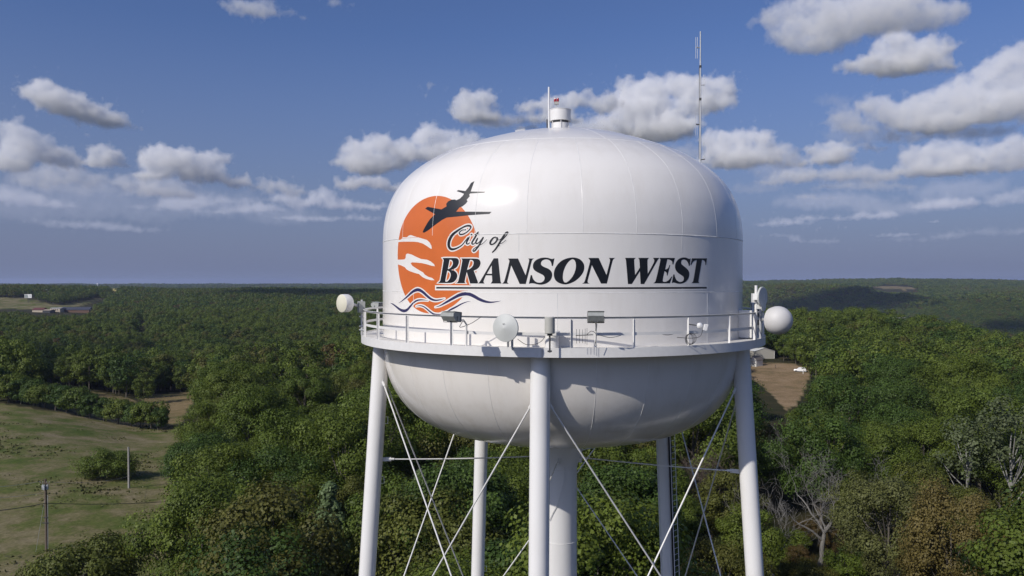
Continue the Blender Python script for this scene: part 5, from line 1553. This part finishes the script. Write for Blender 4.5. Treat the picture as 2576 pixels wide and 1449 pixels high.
# ------------------------------------------------------------------ the wood beyond: instanced
def far_proto(name, seed, h, rx, base, nclump, nleaf, size, leaf):
    rng2 = np.random.default_rng(seed)
    C, U, V, val, cen = crown_leaves(rng2, h, rx, base, nclump, nleaf, size, 'round', .6, -.95)
    tb_ = MB(); tb_.tube([(0, 0, -.5), (0, 0, h * .6)], [.22, .1], 5, False)
    me = quads_to_mesh(name, C, U, V, val, [LEAF[leaf], M_BARK], tb_)
    return bpy.data.objects.new(name, me)
def forest_object(name, X, Y, Zb, S, PI, protos, label_kind):
    col = bpy.data.collections.new(name + '_kinds')
    for k, p in enumerate(protos):
        p.name = '%02d_%s' % (k, p.name); col.objects.link(p)
    me = bpy.data.meshes.new(name)
    me.vertices.add(len(X)); me.vertices.foreach_set('co', np.stack([X, Y, Zb], 1).astype(np.float32).ravel())
    def at_(n, typ, v):
        a = me.attributes.new(n, typ, 'POINT'); a.data.foreach_set('value', v)
    at_('size', 'FLOAT', S.astype(np.float32)); at_('turn', 'FLOAT', RNG.uniform(0, 6.28, len(X)).astype(np.float32)); at_('pick', 'INT', PI.astype(np.int32))
    o = bpy.data.objects.new(name, me); COL.objects.link(o); tag(o, kind='stuff')
    ng = bpy.data.node_groups.new(name + '_scatter', 'GeometryNodeTree')
    ng.interface.new_socket('Geometry', in_out='INPUT', socket_type='NodeSocketGeometry')
    ng.interface.new_socket('Geometry', in_out='OUTPUT', socket_type='NodeSocketGeometry')
    N, L = ng.nodes.new, ng.links.new
    gi, go = N('NodeGroupInput'), N('NodeGroupOutput')
    ci = N('GeometryNodeCollectionInfo'); ci.inputs['Collection'].default_value = col
    ci.inputs['Separate Children'].default_value = True; ci.inputs['Reset Children'].default_value = True
    ip = N('GeometryNodeInstanceOnPoints'); ip.inputs['Pick Instance'].default_value = True
    def na(n, typ):
        q = N('GeometryNodeInputNamedAttribute'); q.data_type = typ; q.inputs['Name'].default_value = n
        return [s for s in q.outputs if s.enabled and s.name == 'Attribute'][0]
    cb = N('ShaderNodeCombineXYZ'); L(na('turn', 'FLOAT'), cb.inputs[2])
    L(gi.outputs[0], ip.inputs['Points']); L(ci.outputs[0], ip.inputs['Instance'])
    L(na('pick', 'INT'), ip.inputs['Instance Index'])
    L(cb.outputs[0], ip.inputs['Rotation'])
    L(na('size', 'FLOAT'), ip.inputs['Scale'])
    L(ip.outputs[0], go.inputs[0])
    md = o.modifiers.new('scatter', 'NODES'); md.node_group = ng
    return o
rest = np.array([i for i in range(len(X)) if i not in indiv and np.hypot(X[i] - CAMX, Y[i] - CAMY) > 52])
protos = [far_proto('green_tree', 300, 12.8, 4.6, .9, 44, 78, .41, 'green'), far_proto('green_tree', 301, 12, 4.3, .9, 44, 78, .41, 'green'), far_proto('green_tree', 302, 13.4, 4.8, .9, 46, 78, .41, 'green'),
          far_proto('dark_tree', 303, 12.6, 4.4, .9, 44, 78, .41, 'dark'), far_proto('olive_tree', 304, 11.8, 4.3, .9, 42, 78, .41, 'olive'), far_proto('olive_tree', 305, 12.2, 4.2, .9, 42, 78, .41, 'olive'), far_proto('rust_tree', 306, 11.4, 4, .9, 40, 78, .41, 'rust')]
pick = np.zeros(len(rest), int); rk_ = rng.integers(0, 3, len(rest))
kr = kindv[rest]
pick[kr == 'green'] = rk_[kr == 'green']; pick[kr == 'dark'] = 3; pick[kr == 'olive'] = 4 + (rk_[kr == 'olive'] % 2); pick[kr == 'rust'] = 6
# beyond 200 m the wood is greener
far_m = (np.hypot(X[rest], Y[rest]) > 220) & (rng.random(len(rest)) < .5) & (pick >= 4) & (pick < 6); pick[far_m] = rk_[far_m]
forest_object('forest', X[rest], Y[rest], zb[rest], sc_[rest], pick, protos, None)

def distant(name, r0, r1, step, smul, seed, nq, size):
    X, Y, rg = jitter_grid(r0, r1, step, 37, seed)
    zb = ground_rel(X - CAMX, Y - CAMY) + EYE
    s = rg.uniform(.8, 1.2, len(X)) * smul
    bad = crown_blocked(X, Y, zb, 12 * s, 4.3 * s)
    X, Y, zb, s = X[~bad], Y[~bad], zb[~bad], s[~bad]
    pr = [far_proto('green_tree', seed * 10 + k, 12 / (1 if smul < 1.5 else 1.5), 5.0, 1.5, nq, 18, size * .72, lf) for k, lf in enumerate(('green', 'green', 'dark', 'olive', 'rust'))]
    u = rg.random(len(X)); pn = patchy(X / 4, Y / 4)
    pk = np.where(u < .38, 0, np.where(u < .66, 1, np.where(u < .86, 2, np.where(u < .975, 3, 4))))
    pk[(pn > .22) & (u > .5)] = 3
    forest_object(name, X, Y, zb, s, pk, pr, None)
distant('distant_forest', 950, 2400, 8.6, 1.15, 41, 30, 1.1)
distant('hill_forest', 2400, 4800, 13.5, 1.7, 42, 18, 1.5)
distant('skyline_forest', 4800, 8000, 26.0, 2.6, 43, 16, 1.9)

# ------------------------------------------------------------------ things on the ground
def ground_px(x, y, dmin=40):
    g_ = ground_at(x, y, dmin); return g_, project(g_)[2]
M_POLE = plain('weathered_pole_wood', (.13, .10, .075), .9, scale=4, bump=.4)
M_POLEG = plain('grey_pole_wood', (.36, .345, .32), .9, scale=4, bump=.4)
M_CAN = plain('grey_transformer_paint', (.42, .44, .45), .5)
M_INSUL = plain('porcelain_insulator', (.45, .42, .40), .3)

g1, d1 = ground_px(117.5, 1387)
top1 = at_px(113, 1205, d1).z
up1 = empty('utility_pole', tuple(g1), 'brown wooden utility pole with three grey transformers at the lower left', 'utility pole')
mb = MB(); mb.tube([(g1.x, g1.y, g1.z - .3), (g1.x - .05, g1.y, (g1.z + top1) / 2), (g1.x - .12, g1.y, top1)], [.19, .16, .13], 12); mb.build('pole', M_POLE, up1, smooth=True)
mb = MB(); mb.box((g1.x - .1, g1.y - .16, top1 - .45), (1.3, .09, .10)); mb.build('crossarm', M_POLE, up1)
for dx in (-.58, -.25, .25, .58):
    mb = MB(); mb.lathe([(.03, 0), (.05, .04), (.03, .08), (.05, .12), (.02, .16)], 8, Matrix.Translation((g1.x - .1 + dx, g1.y - .16, top1 - .39))); mb.build('insulator', M_INSUL, up1)
for dx, dy in ((-.28, -.10), (.02, -.30), (.27, -.08)):
    mb = MB(); mb.lathe([(0, -.30), (.12, -.30), (.13, -.27), (.13, .26), (.11, .30), (.04, .33), (.035, .45), (0, .45)], 16, Matrix.Translation((g1.x - .1 + dx, g1.y + dy, top1 - 1.0))); mb.build('transformer', M_CAN, up1, smooth=True)
mb = MB(); mb.box((g1.x - .02, g1.y - .14, g1.z + 3.6), (.85, .09, .10)); mb.box((g1.x - .02, g1.y - .14, g1.z + 4.3), (.55, .09, .10)); mb.build('lower_arm', M_DARKGREY, up1)
mb = MB(); mb.tube([(g1.x + .2, g1.y - .05, z) for z in (g1.z + .2, g1.z + 4, top1 - 2)], .035, 6); mb.build('riser_conduit', M_CAN, up1)
gy = ground_px(94, 1378)[0]
mb = MB(); mb.tube([(g1.x - .1, g1.y, top1 - 1.9), (g1.x - 1.15, g1.y - .4, gz(g1.x - 1.15, g1.y - .4))], .018, 5); mb.build('guy_wire', M_CAN, up1)
g2, d2 = ground_px(324.5, 1228)
top2 = at_px(322, 1125, d2).z
up2 = empty('utility_pole', tuple(g2), 'bare pale grey utility pole standing by the round bush', 'utility pole')
mb = MB(); mb.tube([(g2.x, g2.y, g2.z - .3), (g2.x - .06, g2.y, top2)], [.19, .14], 12); mb.build('pole', M_POLEG, up2, smooth=True)
mb = MB(); mb.tube([(g2.x - .05, g2.y - .14, top2 - .1), (g2.x - .05, g2.y - .14, top2 + .12)], .05, 6); mb.build('insulator', M_INSUL, up2)
def span(p, q, sag, r_, label, mat=M_CABLE):
    p, q = Vector(p), Vector(q)
    mb = MB(); mb.tube([p.lerp(q, t) - Vector((0, 0, sag * 4 * t * (1 - t))) for t in np.linspace(0, 1, 15)], r_, 5)
    tag(mb.build('power_line', mat), label, 'power line')
a = Vector((g1.x, g1.y - .1, top1 - 3.0))
pl = at_px(-120, 1292, d1 * .80); pr_ = at_px(480, 1256, d1 * 1.10)
span(a, pl, .25, .045, 'thick black cable running left from the brown utility pole')
span(a, pr_, .35, .040, 'thick black cable running right from the brown utility pole into the trees')
span((g1.x - .66, g1.y - .16, top1 - .25), at_px(-140, 1228, d1 * .85), .3, .018, 'thin pale wire running left from the transformer pole top', M_CAN)
span((g1.x - .2, g1.y - .16, top1 - 1.7), at_px(-140, 1252, d1 * .85), .3, .014, 'lower thin pale wire running left from the transformer pole', M_CAN)
span((g2.x, g2.y, at_px(322, 1198, d2).z), (g1.x + .46, g1.y - .16, top1 - .3), .5, .016, 'thin pale wire between the transformer pole and the bare pole', M_CAN)

# power lines seen behind the right leg
for i, (y0, y1) in enumerate(((1068, 1057), (1078, 1062), (1092, 1080))):
    span(at_px(1822, y0, 190), at_px(1912, y1, 175), .4, .022, ('top', 'middle', 'lowest')[i] + ' of three pale wires crossing behind the right tower leg', M_CAN)

# the white shed and the barn in the brown field
M_SHEDW = plain('white_shed_siding', (.70, .70, .68), .6, scale=8, var=.08)
M_SHINGLE = plain('grey_shingle', (.14, .125, .115), .9, scale=10, bump=.4)
M_TRIM = plain('dark_trim', (.05, .05, .05), .6)
M_METALWALL = plain('tan_metal_wall', (.46, .44, .39), .5, scale=6, var=.06)
M_METALROOF = plain('white_metal_roof', (.74, .75, .76), .4, scale=6, var=.05)
def gable(name, c, w, l, eave, ridge, rz, label, cat, mw, mr, over=.25, walls=('wall', 'roof'), door=None):
    """gabled building: gable end (width w) looks along local -Y"""
    rt = empty(name, tuple(c), label, cat, None, rz)
    Mx = Matrix.Translation(c) @ Matrix.Rotation(rz, 4, 'Z')
    def T(p): return Mx @ Vector(p)
    x, y = w / 2, l / 2
    mb = MB()
    v = [T(p) for p in ((-x, -y, -.4), (x, -y, -.4), (x, -y, eave), (0, -y, ridge), (-x, -y, eave), (-x, y, -.4), (x, y, -.4), (x, y, eave), (0, y, ridge), (-x, y, eave))]
    mb.add(v, [(0, 1, 2, 3, 4), (9, 8, 7, 6, 5), (1, 6, 7, 2), (5, 0, 4, 9)])
    mb.build(walls[0], mw, rt)
    sl_ = (ridge - eave) / x
    for s_ in (-1, 1):
        mb = MB(); e = x + over; z1 = ridge + .06; z0 = ridge + .06 - sl_ * e
        p = [(0, -y - over, z1), (s_ * e, -y - over, z0), (s_ * e, y + over, z0), (0, y + over, z1)]
        mb.add([T(q) for q in p] + [T((q[0], q[1], q[2] + .10)) for q in p], [(0, 1, 2, 3), (4, 7, 6, 5), (0, 4, 5, 1), (1, 5, 6, 2), (2, 6, 7, 3), (3, 7, 4, 0)])
        mb.build('roof_slope', mr, rt)
    return rt, T
gs, ds_ = ground_px(1903, 920.5, 150)
shed, T = gable('garden_shed', gs, 3.0, 4.6, 2.75, 4.2, R(-52), 'small white shed with grey shingle roof in the brown field', 'shed', M_SHEDW, M_SHINGLE)
mb = MB()
for dx in (-.38, .38):
    for q in ((dx, -2.33, 1.1, .70, .04, .05), (dx, -2.33, 2.1, .70, .04, .05), (dx, -2.33, .12, .70, .04, .05), (dx - .34, -2.33, 1.1, .05, .04, 2.0), (dx + .34, -2.33, 1.1, .05, .04, 2.0)):
        mb.box(T(q[:3]), q[3:], Matrix.Rotation(R(-52), 3, 'Z'))
mb.build('door_trim', M_TRIM, shed)
gb_, db_ = ground_px(1907, 912, 150)
bp_ = at_px(1906, 908, db_ + 21); bp_.z = gz(bp_.x, bp_.y)
barn, T2 = gable('metal_barn', bp_, 9.6, 14, 3.2, 4.7, R(8), 'long tan metal barn with white roof behind the small shed', 'barn', M_METALWALL, M_METALROOF, .2)
mb = MB(); mb.box(T2((4.82, -7.03, 1.6)), (.14, .14, 3.3)); mb.build('corner_trim', M_SHEDW, barn)
q = at_px(1924.5, 890, db_ + 40); q.z = gz(q.x, q.y); qt = at_px(1924.5, 866, db_ + 40).z
up3 = empty('utility_pole', tuple(q), 'grey utility pole rising behind the metal barn', 'utility pole')
mb = MB(); mb.tube([(q.x, q.y, q.z), (q.x, q.y, qt)], [.22, .17], 10); mb.build('pole', M_POLEG, up3)
for (x, yb, yt, mat, lb) in ((1951, 926.5, 917.5, M_POLE, 'short dark fence post in the brown field right of the shed'), (2020.5, 941, 933, M_SHEDW, 'short white post behind the parked white car')):
    q, dd = ground_px(x, yb, 150); mb = MB(); h_ = at_px(x, yt, dd).z - q.z
    mb.tube([q - Vector((0, 0, .2)), q + Vector((0, 0, h_))], .14, 8); tag(mb.build('fence_post', mat), lb, 'post')

def car(c, rz):
    rt = empty('parked_car', tuple(c), 'white sport utility car parked at the edge of the brown field', 'car', None, rz)
    Mx = Matrix.Translation(c) @ Matrix.Rotation(rz, 4, 'Z')
    M_P = plain('white_car_paint', (.80, .80, .80), .25, var=.02); M_G = plain('dark_car_glass', (.015, .017, .02), .1, spec=.8); M_T = plain('tyre_rubber', (.02, .02, .02), .8); M_R = plain('alloy_rim', (.45, .45, .46), .35, .6)
    def loft(secs):
        mb = MB(); v = []; n = len(secs[0][1])
        for x, s_ in secs: v += [Mx @ Vector((x, a_, b_)) for a_, b_ in s_]
        f = [(i * n + k, i * n + (k + 1) % n, (i + 1) * n + (k + 1) % n, (i + 1) * n + k) for i in range(len(secs) - 1) for k in range(n)]
        f += [tuple(range(n))[::-1], tuple((len(secs) - 1) * n + k for k in range(n))]
        return mb.add(v, f)
    def sec(w, z0, z1, tw): return [(-w, z0), (-w, (z0 + z1) * .55), (-tw, z1), (tw, z1), (w, (z0 + z1) * .55), (w, z0)]
    body = loft([(-2.42, sec(.72, .45, .78, .66)), (-2.30, sec(.90, .35, .98, .80)), (-1.0, sec(.95, .32, 1.08, .86)), (1.9, sec(.95, .32, 1.10, .88)), (2.32, sec(.93, .36, 1.08, .86)), (2.42, sec(.85, .45, .95, .8))])
    body.build('body', M_P, rt)
    cab = loft([(-1.15, sec(.84, 1.06, 1.10, .80)), (-.45, sec(.84, 1.06, 1.72, .66)), (.2, sec(.84, 1.06, 1.80, .68)), (1.9, sec(.84, 1.06, 1.78, .68)), (2.25, sec(.82, 1.06, 1.2, .74))])
    cab.build('cabin', M_P, rt)
    for s_ in (-1, 1):
        for x0, x1 in ((-.55, .1), (.2, 1.0), (1.1, 1.95)):
            mb = MB(); p = [(x0 - (.25 if x0 < 0 else 0), s_ * .855, 1.16), (x1, s_ * .855, 1.16), (x1, s_ * .735, 1.64), (x0 + (.08 if x0 < 0 else 0), s_ * .735, 1.64)]
            mb.add([Mx @ Vector(q_) for q_ in p] + [Mx @ Vector((q_[0], q_[1] - s_ * .06, q_[2])) for q_ in p], [(0, 1, 2, 3), (4, 7, 6, 5), (0, 4, 5, 1), (1, 5, 6, 2), (2, 6, 7, 3), (3, 7, 4, 0)]); mb.build('window', M_G, rt)
    mb = MB(); mb.add([Mx @ Vector(q_) for q_ in ((2.29, -.66, 1.2), (2.29, .66, 1.2), (1.98, .58, 1.72), (1.98, -.58, 1.72), (2.2, -.66, 1.2), (2.2, .66, 1.2), (1.9, .58, 1.72), (1.9, -.58, 1.72))], [(0, 1, 2, 3), (4, 7, 6, 5), (0, 4, 5, 1), (1, 5, 6, 2), (2, 6, 7, 3), (3, 7, 4, 0)]); mb.build('rear_window', M_G, rt)
    for x in (-1.5, 1.45):
        for s_ in (-1, 1):
            Mw = Mx @ Matrix.Translation((x, s_ * .86, .38)) @ Matrix.Rotation(R(90), 4, 'X')
            mb = MB(); mb.lathe([(.22, -.11), (.37, -.10), (.38, 0), (.37, .10), (.22, .11)], 20, Mw); w_ = mb.build('wheel', M_T, rt, smooth=True)
            mb = MB(); mb.lathe([(0, -.105), (.22, -.105), (.22, .105), (0, .105)], 14, Mw); mb.build('rim', M_R, w_)
gc, dc_ = ground_px(2013, 935.5, 150)
car(gc, R(-24))

# H-frame power poles on the wooded ridge
hp = at_px(2258, 813, 600); hp.z = gz(hp.x, hp.y)
hf = empty('power_pylon', tuple(hp), 'pale two legged power line frame above the trees at right', 'power pylon')
for dx in (-3.3, 3.3):
    mb = MB(); mb.tube([(hp.x + dx, hp.y, hp.z), (hp.x + dx, hp.y, at_px(2258, 794, 600).z)], [.28, .22], 8); mb.build('pole', M_POLEG, hf)
mb = MB(); mb.box((hp.x, hp.y - .3, at_px(2258, 799.5, 600).z), (11.5, .3, .35)); mb.build('crossarm', M_POLEG, hf)

# far buildings
M_REDROOF = plain('rusty_red_roof', (.15, .05, .042), .7, var=.15); M_BLUEROOF = plain('dark_slate_roof', (.045, .05, .075), .7); M_CREAMW = plain('cream_wall', (.55, .47, .36), .7)
M_BRWALL = plain('brown_wall', (.15, .085, .055), .8)
def far_box(name, x0, x1, ybase, yeave, yridge, depth_, lbl, mw, mr, cat='building', dm=40):
    xm = (x0 + x1) / 2
    p = at_px(xm, ybase, depth_); zb_ = p.z
    gp = gz(p.x, p.y)
    w_ = (x1 - x0) * depth_ / FPX; e = (ybase - yeave) * depth_ / FPX; r_ = (ybase - yridge) * depth_ / FPX
    base_z = min(gp, zb_)
    rt = empty(name, (p.x, p.y, base_z), lbl, cat)
    d_ = 12.0
    mb = MB(); mb.box((p.x, p.y + d_ / 2, (base_z + zb_ + e) / 2 - .5), (w_, d_, zb_ + e - base_z + 1.0)); mb.build('wall', mw, rt)
    mb = MB(); zt = zb_ + e + .02
    pr2 = [(-w_/2 - .5, p.y - .6, zt), (w_/2 + .5, p.y - .6, zt), (w_/2 + .5, p.y + d_ + .6, zt), (-w_/2 - .5, p.y + d_ + .6, zt), (-w_/2 - .5, p.y + d_/2, zb_ + r_), (w_/2 + .5, p.y + d_/2, zb_ + r_)]
    mb.add([(p.x + a_, b_, c_) for a_, b_, c_ in pr2], [(0, 1, 5, 4), (2, 3, 4, 5), (0, 4, 3), (1, 2, 5), (3, 2, 1, 0)]); mb.build('roof', mr, rt)
    return rt, p, w_, zb_
far_box('store_building', 81, 107, 784, 779.5, 774.5, 1040, 'low red roofed building among trees far left', M_CREAMW, M_REDROOF)
rt, p, w_, zb_ = far_box('store_building', 126, 151, 784, 775.5, 774.6, 1050, 'cream flat roofed building with a row of dark windows far left', M_CREAMW, M_METALROOF)
for k in range(4):
    mb = MB(); mb.box((p.x - w_ * .35 + k * w_ * .2, p.y - .06, zb_ + 2.4), (1.3, .1, 1.5)); mb.build('window', M_DARKGREY, rt)
far_box('canopy_building', 107, 126, 784, 780.8, 779.0, 1035, 'low cream canopy between the red roof and the flat roofed building', M_DARKGREY, M_CREAMW)
far_box('long_building', 152, 224, 785, 779.5, 772.5, 1060, 'long low building with dark slate roof far left', M_BRWALL, M_BLUEROOF)
far_box('yellow_building', 282, 293.5, 730, 726.8, 726.0, 1700, 'tiny yellow roofed building among the far left trees', plain('yellow_panel', (.52, .44, .16), .6), plain('yellow_roof', (.55, .47, .18), .6))
far_box('white_building', 112, 124, 730.5, 728.5, 727.4, 1430, 'tiny pale roof on the wooded hill above the billboard', M_METALROOF, M_METALROOF)
far_box('metal_building', 806, 962, 803, 786.6, 784.6, 900, 'long brown building with a white roof edge behind the left rail', M_BRWALL, M_METALROOF)
gbb, dbb = ground_px(71, 762, 600)
dbb = min(dbb, 1400)
bb = at_px(71, 762, dbb)
bl_ = empty('billboard', (bb.x, bb.y, gz(bb.x, bb.y)), 'white roadside billboard on two posts in the far left field', 'billboard')
bw = 18 * dbb / FPX; zt, zb2 = at_px(71, 740, dbb).z, at_px(71, 749.5, dbb).z
mb = MB(); mb.box((bb.x, bb.y, (zt + zb2) / 2), (bw, .5, zt - zb2)); mb.build('panel', plain('white_billboard', (.78, .78, .76), .6, var=.02), bl_)
mb = MB(); mb.box((bb.x - bw * .24, bb.y - .27, (zt + zb2) / 2 - .8), (bw * .46, .04, (zt - zb2) * .62)); mb.build('poster', plain('grey_green_poster', (.30, .34, .33), .6), bl_)
mb = MB(); mb.box((bb.x - bw * .26, bb.y - .27, zt - 1.2), (bw * .36, .04, .9)); mb.box((bb.x + bw * .27, bb.y - .27, (zt + zb2) / 2), (1.0, .04, 1.5)); mb.build('print', plain('dark_print', (.06, .09, .10), .6), bl_)
for s_ in (-1, 1):
    mb = MB(); mb.tube([(bb.x + s_ * bw * .07, bb.y + .4, gz(bb.x, bb.y) - .5), (bb.x + s_ * bw * .07, bb.y + .4, zb2 + 1)], .28, 8); mb.build('post', M_DARKGREY, bl_)
# another water tower on the skyline
fw = at_px(245.5, 719, 2900)
ft = empty('distant_water_tower', (fw.x, fw.y, gz(fw.x, fw.y)), 'tiny white water tower on the far left skyline', 'water tower')
zt = at_px(245.5, 712.6, 2900).z
mb = MB(); mb.lathe([(0, 3.0), (1.6, 2.6), (2.6, 1.4), (2.8, 0), (2.6, -1.6), (1.2, -3.0), (1.0, -4)], 20, Matrix.Translation((fw.x, fw.y, zt - 3.0))); mb.build('tank', M_WHITEP, ft, smooth=True)
mb = MB(); mb.tube([(fw.x, fw.y, gz(fw.x, fw.y)), (fw.x, fw.y, zt - 6)], 1.0, 12); mb.build('column', M_WHITEP, ft)

# weeds and tufts in the grass field
def weeds():
    rng = np.random.default_rng(55)
    X, Y, _ = jitter_grid(75, 250, 1.25, 36, 56)
    zb = ground_rel(X - CAMX, Y - CAMY) + EYE
    px, py, dep = project_np(X, Y, zb)
    k = open_kind(px, py, dep)
    pn = fbm(X / 14, Y / 14, 61, 3) + .5 * fbm(X / 4, Y / 4, 71, 2)
    m = (((k == 1) & (pn > .02)) | ((k == 2) & (pn > .30))) & (rng.random(len(X)) < .42)
    X, Y, zb, pn = X[m], Y[m], zb[m], pn[m]
    n = len(X); per = 5
    C = np.repeat(np.stack([X, Y, zb], 1), per, 0) + rng.normal(size=(n * per, 3)) * np.array([.38, .38, 0])
    s = np.repeat(np.clip(.10 + .26 * pn, .09, .26), per) * rng.uniform(.5, 1.3, n * per)
    C[:, 2] += s * .55
    a_ = rng.uniform(0, 6.28, n * per)
    U = np.stack([np.cos(a_), np.sin(a_), np.zeros_like(a_)], 1) * s[:, None]
    V = np.stack([rng.normal(size=n * per) * .35, rng.normal(size=n * per) * .35, np.ones(n * per)], 1) * (s * .9)[:, None]
    m1 = leaf_mat('weed_leaves', [(.085, .108, .030), (.125, .125, .046), (.10, .12, .034), (.17, .15, .08)], .2)
    me = quads_to_mesh('weeds', C, U, V, rng.random(n * per), [m1])
    # colour by patch rather than by object
    a2 = me.attributes['leaf']
    a2.data.foreach_set('value', np.repeat(np.clip(np.repeat(.5 + fbm(X / 9, Y / 9, 81, 2), per) + rng.normal(size=n * per) * .15, 0, 1), 4).astype(np.float32))
    o = bpy.data.objects.new('weeds', me); COL.objects.link(o); tag(o, kind='stuff')
weeds()

# ------------------------------------------------------------------ haze
def haze():
    m = bpy.data.materials.new('haze_air'); m.use_nodes = True
    nt = m.node_tree; nt.nodes.clear()
    v = nt.nodes.new('ShaderNodeVolumePrincipled'); o_ = nt.nodes.new('ShaderNodeOutputMaterial')
    v.inputs['Color'].default_value = HAZE_COL; v.inputs['Density'].default_value = HAZE_DENS
    nt.links.new(v.outputs[0], o_.inputs['Volume'])
    mb = MB(); mb.box((CAMX, CAMY, EYE + (-140 + 40) / 2), (27000, 27000, 180))
    o = mb.build('haze', m); tag(o, kind='stuff')
HAZE_COL = (.54, .64, .95, 1); HAZE_DENS = 5.2e-5
haze()
